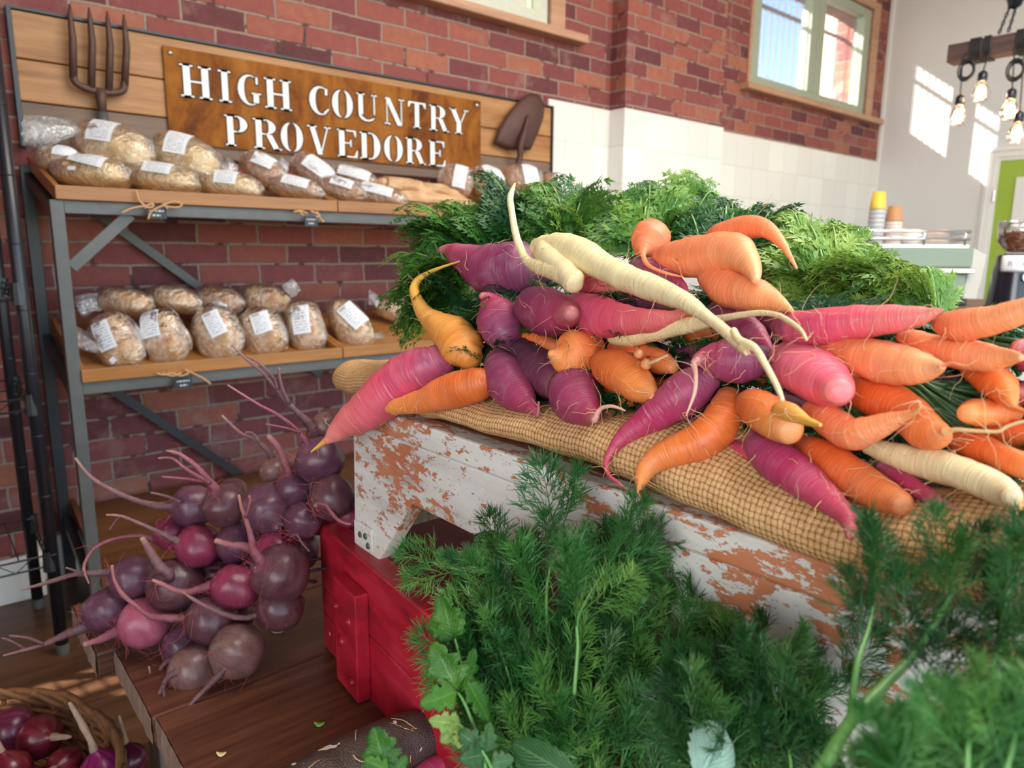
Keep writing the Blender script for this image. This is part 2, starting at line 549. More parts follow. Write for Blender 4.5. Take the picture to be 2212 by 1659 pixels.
# door at the right end
d = bpy.data.objects.new('door_1', None); COL.objects.link(d); structure(d)
d.location = (XE, 1.55, 0); PIV['door_1'] = Vector(d.location)
fr = MB()
for k, (wd, th) in enumerate(((0.10, 0.02), (0.075, 0.03), (0.03, 0.042))):
    fr.box((XE - th, 2.02 - wd, 0), (XE, 2.02 - (0 if k == 0 else 0.014 * k), 1.95 - (0 if k == 0 else 0.014 * k)))
    fr.box((XE - th, 1.0, 1.95 - wd), (XE, 2.02 - wd, 1.95 - (0 if k == 0 else 0.014 * k)))
fr.build('door_frame', M['white_paint'], d, bevel=0.003)
MB().box((XE - 0.012, 1.0, 0), (XE, 1.92, 1.85)).build('door_leaf', M['green_paint'], d)
MB().box((XE - 0.03, 1.30, 0.2), (XE - 0.012, 1.80, 1.72)).build('door_panel', M['white_paint'], d, bevel=0.004)
hg = MB(); hg.tube([(XE - 0.05, 1.925, 1.55), (XE - 0.05, 1.925, 1.63)], 0.008, 8)
hg.build('hinge', M['screw'], d)
# ------------------------------------------------------------------ timber board, sign, fork and spade on the brick wall
M['plank_a'] = wood('honey_plank', (0.30, 0.125, 0.04), (0.50, 0.25, 0.095), 1.0, 0, 0.5, 0.1, (0.16, 0.06, 0.018))
M['plank_b'] = wood('grey_brown_plank', (0.12, 0.07, 0.05), (0.22, 0.14, 0.10), 1.0, 0, 0.6, 0.1)
M['tray_wood'] = wood('varnished_tray', (0.23, 0.085, 0.016), (0.40, 0.165, 0.04), 0.9, 0, 0.35, 0.06)

def rust_plate():
    t = NT('rusted_plate')
    a = t.noise(t.world((3, 3, 1.2)), 2.2, 6, 0.62, 1.0)
    b = t.noise(t.world((1, 1, 1)), 45, 4, 0.7)
    f = t.math('ADD', t.math('MULTIPLY', a, 0.82), t.math('MULTIPLY', b, 0.18))
    c = t.ramp(f, [(0.28, (0.05, 0.016, 0.009)), (0.42, (0.13, 0.037, 0.008)), (0.54, (0.25, 0.083, 0.012)), (0.68, (0.34, 0.135, 0.022)), (0.8, (0.17, 0.09, 0.04))])
    t.bsdf(c, 0.6, t.bump(b, 0.15, 0.003), **{'Specular IOR Level': 0.1})
    return t.m
def dark_rust(name, c1, c2, metal=0.4):
    t = NT(name)
    b = t.noise(t.coord(), 40, 5, 0.7)
    t.bsdf(t.mix(b, c1, c2), 0.6, t.bump(b, 0.3, 0.004), Metallic=metal)
    return t.m
M['rust'] = rust_plate()
M['fork_iron'] = dark_rust('forged_fork_iron', (0.05, 0.026, 0.022), (0.15, 0.075, 0.055))
M['spade_iron'] = dark_rust('rusty_spade_iron', (0.05, 0.02, 0.016), (0.115, 0.045, 0.033), 0.2)
M['lit_letter'] = plain('white_backing', (0.86, 0.83, 0.78), 0.5, var=0.05)

bd = thing('timber_sign_board', 'long honey-coloured plank board with black steel edge mounted on the brick wall', 'board', (1.49, 2.83, 1.47))
zs = [1.868, 1.725, 1.597, 1.468]
for k in range(3):
    xr = 2.64
    MB().box((0.35, 2.82, zs[k + 1] + 0.002), (xr, 2.85, zs[k] - 0.002)).build('plank', M['plank_a'] if k < 2 else M['plank_b'], bd, bevel=0.003)
ed = MB()
ed.box((0.338, 2.812, 1.868), (2.652, 2.85, 1.876))
ed.box((0.338, 2.812, 1.46), (0.35, 2.85, 1.868))
ed.box((2.64, 2.812, 1.46), (2.652, 2.85, 1.868))
ed.build('steel_edge', M['black_metal'], bd)

sg = thing('shop_sign', 'rusted steel sign with white serif cut-out lettering reading HIGH COUNTRY PROVEDORE', 'sign', (1.48, 2.815, 1.51))
MB().box((0.781, 2.808, 1.512), (2.176, 2.814, 1.837)).build('plate', M['rust'], sg, bevel=0.003)
for x, z in ((0.805, 1.815), (2.152, 1.815), (0.805, 1.535), (2.152, 1.535)):
    MB().lathe([(0.0, 0.006), (0.006, 0.005), (0.009, 0.002), (0.009, 0)], (x, 2.808, z), (0, -1, 0), 12).build('screw', M['screw'], sg, smooth=True)

# stencil letters: unit boxes, x 0..1, y 0..1
def rect(x0, y0, x1, y1):
    return [(x0, y0), (x1, y0), (x1, y1), (x0, y1)]
def crescent(cx, cy, rx, ry, a0, a1, tmax, flip=1):
    """thick-thin arc, thickest in its middle"""
    o, i = [], []
    for k in range(13):
        a = radians(a0 + (a1 - a0) * k / 12)
        t = 0.05 + tmax * sin(pi * k / 12) ** 0.8
        o.append((cx + rx * cos(a), cy + ry * sin(a)))
        i.append((cx + (rx - t) * cos(a), cy + (ry - t * 0.28) * sin(a)))
    p = o + i[::-1]
    ar = sum(p[k][0] * p[(k + 1) % len(p)][1] - p[(k + 1) % len(p)][0] * p[k][1] for k in range(len(p)))
    return p if ar > 0 else p[::-1]
def stem(x, w, y0=0.0, y1=1.0, s0=True, s1=True, sw=0.09):
    r = [rect(x, y0, x + w, y1)]
    if s0: r.append(rect(x - sw, y0, x + w + sw, y0 + 0.045))
    if s1: r.append(rect(x - sw, y1 - 0.045, x + w + sw, y1))
    return r
def slash(xa, ya, xb, yb, w):
    p = [(xa, ya), (xa + w, ya), (xb + w, yb), (xb, yb)]
    return p if yb > ya else p[::-1]
GL = {
 'H': stem(0.13, 0.2) + stem(0.67, 0.2) + [rect(0.33, 0.47, 0.67, 0.52)],
 'I': stem(0.3, 0.4, sw=0.22),
 'G': [crescent(0.52, 0.5, 0.5, 0.5, 62, 298, 0.2), rect(0.66, 0.1, 0.88, 0.4), rect(0.58, 0.38, 0.98, 0.425), rect(0.78, 0.72, 0.86, 0.95)],
 'C': [crescent(0.54, 0.5, 0.52, 0.5, 58, 302, 0.22), rect(0.76, 0.72, 0.86, 0.95), [(0.72, 0.06), (0.92, 0.2), (0.9, 0.26), (0.68, 0.1)]],
 'O': [crescent(0.48, 0.5, 0.47, 0.5, 98, 262, 0.22), crescent(0.52, 0.5, 0.47, 0.5, -82, 82, 0.22)],
 'U': stem(0.1, 0.2, 0.24, 1.0, False) + [crescent(0.5, 0.26, 0.4, 0.26, 180, 330, 0.14), rect(0.82, 0.26, 0.87, 1.0), rect(0.72, 0.955, 0.98, 1.0)],
 'N': [rect(0.12, 0, 0.16, 0.88), rect(0.02, 0, 0.3, 0.045), slash(0.06, 1.0, 0.66, 0.0, 0.22), rect(0.84, 0.05, 0.88, 1.0), rect(0.72, 0.955, 1.0, 1.0)],
 'T': stem(0.39, 0.22, 0, 0.95, True, False) + [rect(0.02, 0.95, 0.98, 1.0), [(0.02, 0.78), (0.06, 0.78), (0.16, 0.95), (0.02, 0.95)], [(0.94, 0.78), (0.98, 0.78), (0.98, 0.95), (0.84, 0.95)]],
 'R': stem(0.1, 0.2) + [crescent(0.42, 0.75, 0.38, 0.25, -88, 88, 0.19), rect(0.3, 0.955, 0.45, 1.0), rect(0.3, 0.49, 0.5, 0.53), slash(0.46, 0.49, 0.72, 0.0, 0.2), rect(0.74, 0, 1.0, 0.045)],
 'Y': stem(0.38, 0.22, 0, 0.45, True, False) + [slash(0.06, 1.0, 0.38, 0.43, 0.22), slash(0.86, 1.0, 0.56, 0.43, 0.05), rect(0.0, 0.955, 0.36, 1.0), rect(0.76, 0.955, 1.0, 1.0)],
 'P': stem(0.1, 0.24) + [crescent(0.46, 0.73, 0.46, 0.27, -88, 88, 0.24), rect(0.34, 0.955, 0.5, 1.0), rect(0.34, 0.46, 0.55, 0.5)],
 'V': [slash(0.1, 1.0, 0.42, 0.0, 0.2), slash(0.84, 1.0, 0.56, 0.12, 0.05), rect(0.0, 0.955, 0.4, 1.0), rect(0.72, 0.955, 1.0, 1.0)],
 'E': stem(0.1, 0.24) + [rect(0.34, 0.955, 0.9, 1.0), rect(0.34, 0.5, 0.66, 0.54), rect(0.34, 0, 0.95, 0.045), [(0.62, 0.4), (0.68, 0.38), (0.68, 0.66), (0.62, 0.64)], [(0.8, 0.955), (0.86, 0.76), (0.9, 0.76), (0.9, 0.955)], [(0.82, 0.045), (0.95, 0.045), (0.97, 0.27), (0.93, 0.27)]],
 'D': stem(0.08, 0.22) + [crescent(0.46, 0.5, 0.5, 0.5, -86, 86, 0.24), rect(0.3, 0.955, 0.5, 1.0), rect(0.3, 0.0, 0.5, 0.045)],
}
LINE1 = [('H', 0.827, 0.944), ('I', 0.96, 1.013), ('G', 1.032, 1.122), ('H', 1.13, 1.245), ('C', 1.313, 1.405), ('O', 1.412, 1.505), ('U', 1.522, 1.62), ('N', 1.652, 1.752), ('T', 1.771, 1.864), ('R', 1.883, 1.989), ('Y', 1.993, 2.099)]
LINE2 = [('P', 0.977, 1.068), ('R', 1.082, 1.192), ('O', 1.19, 1.281), ('V', 1.3, 1.402), ('E', 1.429, 1.524), ('D', 1.534, 1.633), ('O', 1.648, 1.741), ('R', 1.756, 1.861), ('E', 1.877, 1.971)]
M['burnt_edge'] = plain('burnt_letter_edge', (0.05, 0.014, 0.008), 0.6)
for line, zb in ((LINE1, 1.676), (LINE2, 1.523)):
    for c, xa, xb in line:
        mb = MB()
        for poly in GL[c]:
            mb.prism([(x, y) for x, y in poly], (xa, 2.808, zb), ((xb - xa), 0, 0), (0, 0, 0.108), 0.003)
        mb.build('letter', M['lit_letter'], sg)
        # burnt rim around the cut-out
        rim = MB()
        for poly in GL[c]:
            mx = sum(p[0] for p in poly) / len(poly); my = sum(p[1] for p in poly) / len(poly)
            q = []
            n = len(poly)
            W_, H_ = xb - xa, 0.108
            for i in range(n):
                a, b_, d_ = poly[i - 1], poly[i], poly[(i + 1) % n]
                e1 = Vector(((b_[0] - a[0]) * W_, (b_[1] - a[1]) * H_)); e2 = Vector(((d_[0] - b_[0]) * W_, (d_[1] - b_[1]) * H_))
                n1 = Vector((e1.y, -e1.x)); n2 = Vector((e2.y, -e2.x))
                nn = (n1.normalized() if n1.length else Vector((0, 0))) + (n2.normalized() if n2.length else Vector((0, 0)))
                nn = nn.normalized() * 0.007 if nn.length else Vector((0, 0))
                q.append((b_[0] + nn.x / W_, b_[1] + nn.y / H_))
            rim.prism(q, (xa, 2.808, zb), ((xb - xa), 0, 0), (0, 0, 0.108), 0.0012)
        rim.build('letter_edge', M['burnt_edge'], sg)

fk = thing('garden_fork', 'rusty four-tined garden fork head hung tines-up on the plank board', 'garden tool', (0.57, 2.79, 1.5))
mb = MB()
yf = 2.785
for x0, x1, zz in ((0.505, 0.497, 1.68), (0.560, 0.546, 1.655), (0.612, 0.597, 1.655), (0.661, 0.646, 1.68)):
    mb.tube([(x1, yf, zz), (x0, yf - 0.003, 1.80), (x0, yf, 1.87), (x0, yf, 1.905)], [0.012, 0.0115, 0.008, 0.0025], 8)
mb.tube(catmull([(0.497, yf, 1.69), (0.503, yf, 1.668), (0.53, yf, 1.655), (0.572, yf, 1.65), (0.615, yf, 1.653), (0.64, yf, 1.665), (0.646, yf, 1.69)], 4), 0.012, 8)
mb.build('tines', M['fork_iron'], fk, smooth=True)
MB().tube([(0.572, yf, 1.655), (0.572, yf, 1.62), (0.572, yf, 1.58)], [0.02, 0.015, 0.014], 10).build('neck', M['fork_iron'], fk, smooth=True)
MB().tube([(0.572, yf, 1.585), (0.573, yf, 1.53), (0.574, yf, 1.46)], [0.0165, 0.018, 0.018], 10).build('socket', M['steel'], fk, smooth=True)

sp = thing('garden_spade', 'rusty pointed spade blade hung upside down right of the sign', 'garden tool', (2.4, 2.79, 1.6))
poly = [(2.24, 1.655), (2.33, 1.632), (2.40, 1.64), (2.475, 1.643), (2.53, 1.74), (2.56, 1.81), (2.565, 1.85), (2.55, 1.89), (2.52, 1.912), (2.47, 1.91), (2.41, 1.875), (2.34, 1.81), (2.28, 1.73)]
cx = sum(p[0] for p in poly) / len(poly); cz = sum(p[1] for p in poly) / len(poly)
vs, fs = [], []
NR = 6
for k in range(NR + 1):
    s_ = k / NR
    for (x, z) in poly:
        vs.append(Vector((cx + (x - cx) * s_, 2.765 + 0.03 * s_ * s_, cz + (z - cz) * s_)))
n = len(poly)
for k in range(NR):
    for i in range(n):
        j = (i + 1) % n
        fs.append((k * n + i, k * n + j, (k + 1) * n + j, (k + 1) * n + i))
o = MB().add(vs, fs).build('blade', M['spade_iron'], sp, smooth=True)
so = o.modifiers.new('thick', 'SOLIDIFY'); so.thickness = 0.004
MB().tube(catmull([(2.43, 2.757, 1.80), (2.40, 2.75, 1.72), (2.375, 2.752, 1.65), (2.378, 2.757, 1.60), (2.362, 2.765, 1.54), (2.35, 2.77, 1.46)], 4), [0.004] + [0.012] * 4 + [0.016] * 16, 10).build('neck', M['spade_iron'], sp, smooth=True)

# ------------------------------------------------------------------ bread shelf
XL, XR = 0.345, 2.63
sh = thing('bread_shelf', 'grey steel shelving frame carrying the slanted bread trays against the brick wall', 'shelf', (0.35, 2.6, 0))
def tilt(z): return z
pw = 0.036
MB().box((XL - 0.012, 2.352, 0), (XL + 0.022, 2.386, 1.272)).build('post', M['steel'], sh, bevel=0.002)
MB().box((XR - 0.02, 2.352, 0), (XR + 0.014, 2.386, 1.272)).build('post', M['steel'], sh, bevel=0.002)
MB().box((XL - 0.02, 2.785, 0), (XL + 0.014, 2.812, 1.40)).build('post', M['black_metal'], sh, bevel=0.002)
MB().box((XR - 0.02, 2.785, 0), (XR + 0.014, 2.812, 1.40)).build('post', M['black_metal'], sh, bevel=0.002)
for zf in (1.236, 0.722, 0.09):
    MB().box((XL + 0.022, 2.356, zf), (XR - 0.02, 2.386, zf + 0.036)).build('rail', M['steel'], sh, bevel=0.002)
    MB().bar((XL + 0.002, 2.386, zf + 0.014), (XL + 0.002, 2.785, zf + 0.125), 0.026, 0.03).build('side_rail', M['black_metal'], sh)
    MB().bar((XR - 0.004, 2.386, zf + 0.014), (XR - 0.004, 2.785, zf + 0.125), 0.026, 0.03).build('side_rail', M['black_metal'], sh)
MB().bar((0.372, 2.37, 1.088), (0.535, 2.37, 1.24), 0.008, 0.032).build('brace', M['steel'], sh)
MB().bar((0.36, 2.812, 1.40), (1.32, 2.812, 0.62), 0.008, 0.03).build('brace', M['black_metal'], sh)
MB().bar((0.42, 2.814, 0.75), (1.20, 2.814, 0.02), 0.008, 0.03).build('brace', M['black_metal'], sh)

SL = 0.27                                     # slope of the trays
M['shaded_tray'] = wood('shaded_tray_wood', (0.075, 0.03, 0.012), (0.15, 0.06, 0.022), 0.9, 0, 0.4, 0.06)  # darker copy of the tray wood; under-shelf shade put into the colour
def tray(label, x0, x1, ztop, wd='tray_wood', group=None):
    t = thing('bread_tray', label, 'tray', ((x0 + x1) / 2, 2.35, ztop - 0.04), group)
    zb = ztop - 0.038
    MB().box((x0, 2.345, zb), (x1, 2.36, ztop)).build('front_lip', M[wd], t, bevel=0.002)
    for xa, xb in ((x0, x0 + 0.014), (x1 - 0.014, x1)):
        mb = MB()
        vs = [Vector(p) for p in ((xa, 2.36, zb), (xb, 2.36, zb), (xb, 2.80, zb + 0.44 * SL), (xa, 2.80, zb + 0.44 * SL), (xa, 2.36, ztop), (xb, 2.36, ztop), (xb, 2.80, ztop + 0.44 * SL), (xa, 2.80, ztop + 0.44 * SL))]
        mb.add(vs, [(3, 2, 1, 0), (4, 5, 6, 7), (0, 1, 5, 4), (1, 2, 6, 5), (2, 3, 7, 6), (3, 0, 4, 7)])
        mb.build('side_board', M[wd], t)
    vs = [Vector(p) for p in ((x0 + 0.014, 2.36, zb), (x1 - 0.014, 2.36, zb), (x1 - 0.014, 2.80, zb + 0.44 * SL), (x0 + 0.014, 2.80, zb + 0.44 * SL))]
    vs += [p + Vector((0, 0, 0.008)) for p in vs]
    MB().add(vs, [(3, 2, 1, 0), (4, 5, 6, 7), (0, 1, 5, 4), (1, 2, 6, 5), (2, 3, 7, 6), (3, 0, 4, 7)]).build('base_board', M[wd], t)
    return t
tray('slanted wooden bread tray at the left of the top shelf, holding pale round loaves', 0.348, 1.187, 1.311)
tray('slanted wooden bread tray at the right of the top shelf, under the paper bread bags', 1.19, 2.626, 1.311)
tray('slanted wooden bread tray at the left of the middle shelf, holding bagged long loaves', 0.366, 1.187, 0.797)
tray('slanted wooden bread tray at the right of the middle shelf, next to the burlap sack', 1.19, 2.626, 0.797)
tray('empty brown wooden tray on the lowest shelf behind the beetroots', 0.362, 1.60, 0.165, 'shaded_tray')
def tray_z(y, ztop):
    return ztop - 0.03 + (y - 2.36) * SL
# ------------------------------------------------------------------ bread
def crust(name, c1, c2, flour, fl_amt):
    t = NT(name)
    a = t.noise(t.coord(), 14, 5, 0.65)
    c = t.ramp(a, [(0.3, c1), (0.7, c2)])
    fl = t.ramp(t.noise(t.coord('Object', (1, 1, 1), (3, 3, 3)), 20, 5, 0.7), [(0.45, 0.0), (0.68, 1.0)])
    c = t.mix(t.math('MULTIPLY', fl, fl_amt), c, flour)
    b = t.noise(t.coord(), 60, 4, 0.7)
    t.bsdf(c, 0.7, t.bump(b, 0.35, 0.006), **{'Specular IOR Level': 0.2})
    return t.m
M['loaf_pale'] = crust('pale_crust', (0.52, 0.31, 0.12), (0.68, 0.46, 0.22), (0.72, 0.6, 0.42), 0.5)
M['loaf_brown'] = crust('brown_crust', (0.22, 0.085, 0.03), (0.42, 0.20, 0.08), (0.58, 0.42, 0.28), 0.4)
M['loaf_long'] = crust('floury_long_crust', (0.38, 0.16, 0.05), (0.60, 0.36, 0.16), (0.76, 0.66, 0.53), 0.8)
M['bag'] = glassy('clear_bread_bag', 0.045, (1, 1, 1), 0.14, 0.9, 0.02)
M['bag_tail'] = glassy('gathered_bag', 0.10, (1, 1, 1), 0.2, 1.0, 0.10)

def label_material(name, logo):
    t = NT(name)
    uv = t.n('TexCoord').outputs['UV']
    s = t.n('SeparateXYZ', {0: uv})
    ln = t.math('GREATER_THAN', t.math('SINE', t.math('MULTIPLY', s.outputs[1], 62.0)), 0.35)
    wd = t.math('GREATER_THAN', t.noise(t.n('Mapping', {'Vector': uv, 'Scale': (22, 9.9, 1)}).outputs[0], 1.0, 1), 0.47)
    ins = t.math('LESS_THAN', t.math('ABSOLUTE', t.math('SUBTRACT', s.outputs[0], 0.5)), 0.36)
    mk = t.math('MULTIPLY', t.math('MULTIPLY', ln, wd), ins)
    mk = t.math('MULTIPLY', mk, t.math('LESS_THAN', t.math('ABSOLUTE', t.math('SUBTRACT', s.outputs[1], 0.5)), 0.42))
    if logo:
        a = t.math('MULTIPLY', t.math('GREATER_THAN', s.outputs[1], 0.88), t.math('LESS_THAN', t.math('ABSOLUTE', t.math('SUBTRACT', s.outputs[0], 0.33)), 0.22))
        a = t.math('MULTIPLY', a, t.math('LESS_THAN', s.outputs[1], 0.96))
        mk = t.math('MAXIMUM', mk, a)
    c = t.mix(t.math('MULTIPLY', mk, 0.75), (0.74, 0.74, 0.76), (0.16, 0.16, 0.2))
    t.bsdf(c, 0.5)
    return t.m
M['label'] = label_material('printed_label', False)
M['label_logo'] = label_material('printed_label_with_heading', True)

def blob(mb, c, ax, ay, az, a, b, h, seed, lump=0.07, pw=2.4, su=26, sv=16, grow=1.0, taper=0.0):
    vs, fs = [], []
    off = Vector((seed * 2.3, seed * 5.1, seed))
    for i in range(sv + 1):
        th = pi * i / sv
        for k in range(su):
            ph = 2 * pi * k / su
            d = Vector((cos(th), sin(th) * cos(ph), sin(th) * sin(ph)))
            q = (abs(d.x) ** pw + abs(d.y) ** pw + abs(d.z) ** pw) ** (-1 / pw)
            d = d * q * grow
            d *= 1 + lump * noise.noise(d * 1.6 + off) + lump * 0.5 * noise.noise(d * 4 + off)
            tp = 1 - taper * d.x
            vs.append(c + ax * d.x * a + ay * d.y * b * tp + az * d.z * h * tp)
    for i in range(sv):
        for k in range(su):
            k2 = (k + 1) % su
            fs.append((i * su + k, i * su + k2, (i + 1) * su + k2, (i + 1) * su + k))
    mb.add(vs, fs)

_ls = [0]
def loaf(label, u, v, hl, hh, ang, yc, kind, lab=None, tail=None, hd=0.075, group='bagged loaves on the bread shelf', logo=False, bag=True, taper=0.0):
    _ls[0] += 1
    sd = _ls[0]
    c = on(u, v, 1, yc)
    d = (c - CAM).dot(FWD)
    a_ = radians(ang)
    ax = RGT * cos(a_) - UPV * sin(a_)
    az = UPV * cos(a_) + RGT * sin(a_)
    ay = FWD
    A, Hh = hl * d / FPX, hh * d / FPX
    t = thing('bread_loaf', label, 'bread', c - Vector((0, 0, Hh)), group)
    mb = MB(); blob(mb, c, ax, ay, az, A * 0.95, hd * 0.95, Hh * 0.95, sd, 0.09, 2.3, taper=taper)
    mb.build('loaf', M[kind], t, smooth=True)
    if bag:
        mb = MB(); blob(mb, c, ax, ay, az, A * 1.03, hd * 1.04, Hh * 1.03, sd + 40, 0.12, 2.5, grow=1.0, taper=taper)
        mb.build('bag', M['bag'], t, smooth=True)
    if tail:
        # tail: list of (u, v, half width px), gathered at the first point
        mb = MB()
        vs, fs = [], []
        n = 20
        for j, (tu, tv, tw) in enumerate(tail):
            p = on(tu, tv, 1, yc)
            for k in range(n):
                f_ = 2 * pi * k / n
                nx = tail[min(j + 1, len(tail) - 1)]; pv = tail[max(j - 1, 0)]
                dx, dy = nx[0] - pv[0], nx[1] - pv[1]
                L = sqrt(dx * dx + dy * dy) or 1
                wv = (RGT * (-dy / L) - UPV * (dx / L))
                rr = tw * d / FPX
                cr = 1 + 0.22 * sin(k * 3 + j) * (j > 0)
                vs.append(p + wv * cos(f_) * rr * cr + FWD * sin(f_) * rr * 0.45 * cr)
        for j in range(len(tail) - 1):
            for k in range(n):
                k2 = (k + 1) % n
                fs.append((j * n + k, j * n + k2, (j + 1) * n + k2, (j + 1) * n + k))
        mb.add(vs, fs).build('bag_tail', M['bag_tail'], t, smooth=True)
    if lab:
        du, dv, lw, lh, la = lab
        la = radians(la)
        NX, NY = 6, 8
        vs, fs, uvs = [], [], []
        for j in range(NY + 1):
            for i in range(NX + 1):
                s_, q_ = (i / NX - 0.5) * lw, (0.5 - j / NY) * lh
                pu = du + s_ * cos(la) - (-q_) * sin(la)
                pv_ = dv + s_ * sin(la) + (-q_) * cos(la)
                # screen offset -> local
                lx = (pu * cos(a_) + pv_ * sin(a_)) / hl / 1.06
                lz = (pu * sin(a_) - pv_ * cos(a_)) / hh / 1.06
                rr = abs(lx) ** 2.4 + abs(lz) ** 2.4
                if rr > 0.93:
                    k = (0.93 / rr) ** (1 / 2.4)
                    lx *= k; lz *= k; rr = 0.93
                ly = -(1 - rr) ** (1 / 2.4)
                vs.append(c + (ax * lx * A + ay * ly * hd + az * lz * Hh) * 1.09)
        for j in range(NY):
            for i in range(NX):
                q0 = j * (NX + 1) + i
                fs.append((q0, q0 + NX + 1, q0 + NX + 2, q0 + 1))
                U = lambda ii, jj: (ii / NX, 1 - jj / NY)
                uvs.append([U(i, j), U(i, j + 1), U(i + 1, j + 1), U(i + 1, j)])
        MB().add(vs, fs, uvs).build('label', M['label_logo' if logo else 'label'], t, smooth=True)
    return t

P_, B_, L_ = 'loaf_pale', 'loaf_brown', 'loaf_long'
loaf('big pale loaf topping the pile at the top left, bag tail spread left', 247, 322, 86, 50, 14, 2.62, P_, (2, -22, 52, 48, 8), [(180, 281, 5), (150, 280, 16), (110, 284, 26), (58, 284, 34)], 0.085)
loaf('pale loaf second on the upper layer, just left of the rusted sign foot', 402, 342, 76, 46, 22, 2.62, P_, (2, -18, 46, 48, 10), [(330, 315, 14), (318, 316, 22), (312, 330, 10)], 0.08)
loaf('round pale loaf half hidden in the top tray left corner', 132, 350, 46, 30, 0, 2.60, P_, (26, -14, 34, 24, 4), None, 0.06)
loaf('pale loaf lying first in the front row of the top tray, small price sticker', 196, 374, 80, 34, 4, 2.47, P_, (14, -20, 72, 26, 14), None, 0.06)
loaf('pale loaf lying second in the front row of the top tray above a twine bow', 352, 388, 77, 32, 7, 2.47, P_, (6, -16, 58, 26, 8), None, 0.06)
loaf('pale loaf lying third in the front row of the top tray', 496, 402, 68, 29, 8, 2.47, P_, (6, -10, 46, 30, 6), None, 0.06)
loaf('shiny brown round loaf leaning left of the other brown loaves, under the sign', 572, 370, 52, 33, 38, 2.56, B_, (8, -14, 44, 26, 22), [(512, 366, 8), (500, 362, 20), (494, 372, 14)], 0.06)
loaf('brown loaf lying in front with label, below the middle of the sign', 640, 410, 60, 26, 14, 2.46, B_, (8, -10, 54, 22, 14), None, 0.06)
loaf('dark brown loaf with a long label leaning back under the letters', 680, 377, 54, 32, 36, 2.57, B_, (16, -8, 62, 32, 34), [(622, 362, 10), (612, 360, 18), (606, 366, 8)], 0.06)
loaf('small brown loaf between the dark brown loaf and the paper bags, front', 738, 412, 50, 26, 16, 2.46, B_, (8, -10, 46, 20, 16), None, 0.06)
loaf('brown loaf lying back with broad label left of the paper bags', 765, 386, 50, 22, 16, 2.60, B_, (6, -6, 66, 24, 14), None, 0.06)
loaf('brown loaf in crinkled bag beside the paper bags, tail hanging forward', 818, 426, 64, 24, 14, 2.46, B_, (2, -10, 66, 22, 14), [(868, 434, 12), (878, 438, 18), (884, 448, 10)], 0.06)
loaf('rough round loaf just right of the paper bags with white band label', 984, 394, 38, 38, 20, 2.60, B_, (12, -4, 26, 48, 10), None, 0.07)
loaf('round brown loaf behind the tallest carrot frond', 1050, 396, 40, 34, 20, 2.60, B_, (16, -16, 30, 46, -30), None, 0.07)
loaf('round brown loaf below the spade with upright label', 1125, 392, 48, 34, 10, 2.60, B_, (20, -10, 30, 44, -10), None, 0.07)
loaf('last brown loaf at the right end of the top shelf before the white tiles', 1202, 408, 44, 30, 24, 2.58, B_, (16, -6, 28, 44, -24), None, 0.07)
# middle shelf, front row
loaf('long floury loaf standing first in the middle tray with diamond sticker', 252, 738, 66, 48, 62, 2.47, L_, (-4, -10, 36, 62, -24), [(190, 725, 30), (182, 735, 40), (176, 752, 34)], 0.06, logo=True)
loaf('long floury loaf second from the post in the middle tray front row', 356, 730, 62, 46, 70, 2.47, L_, (-14, -26, 40, 56, -14), None, 0.06, logo=True)
loaf('long pale loaf in milky bag with knotted top, third in the middle tray', 470, 722, 62, 50, 64, 2.47, L_, (8, -20, 34, 54, -28), [(468, 690, 20), (470, 668, 22), (478, 652, 12)], 0.06, logo=True)
loaf('golden long loaf fourth in the middle tray front row', 568, 718, 56, 46, 62, 2.47, L_, (8, -18, 36, 44, -20), None, 0.06, logo=True)
loaf('tall floury loaf fifth in the middle tray, upright label', 660, 706, 60, 40, 74, 2.47, L_, (0, -12, 36, 58, -8), [(634, 640, 6), (628, 622, 18), (640, 612, 12)], 0.06, logo=True)
loaf('white floury loaf in the right middle tray next to the burlap, tail to the right', 758, 702, 66, 38, 52, 2.50, L_, (10, -18, 34, 56, -46), [(800, 738, 18), (815, 742, 26), (824, 750, 20)], 0.06, logo=True)
# back row
loaf('bagged loaf first in the back row of the middle shelf, tail towards the post', 268, 652, 60, 31, 8, 2.62, L_, None, [(214, 652, 20), (194, 655, 18), (172, 664, 22)], 0.06)
loaf('bagged loaf second in the back row with a black bag clip', 378, 646, 54, 30, 14, 2.62, L_, None, [(420, 656, 4), (432, 640, 9), (436, 632, 12)], 0.06)
loaf('reddish brown loaf third in the back row of the middle shelf', 474, 650, 50, 32, 14, 2.62, B_, None, None, 0.06)
loaf('bagged loaf fourth in the back row, greyish floury crust', 574, 650, 54, 36, 12, 2.62, L_, None, None, 0.06)
loaf('loaf at the back of the right middle tray, mostly behind the carrot greens', 856, 668, 46, 26, 10, 2.62, L_, None, [(818, 652, 10), (806, 646, 20), (808, 656, 10)], 0.06)

# small white stickers
for (u, v, yc, s_, lab) in ((154, 363, 2.409, 8, 'small white price sticker on the front left pale loaf'), (244, 778, 2.41, 9, 'small white diamond price sticker low on the first long loaf')):
    p = on(u, v, 1, yc); dd = (p - CAM).dot(FWD) / FPX * s_
    mb = MB()
    mb.prism([(-1, -0.5), (1, -0.5), (1, 0.5), (-1, 0.5)] if u < 200 else [(0, -1), (1, 0), (0, 1), (-1, 0)], p, RGT * dd, UPV * dd, 0.0006)
    tag(mb.build('price_sticker', M['label']), lab, 'sticker')

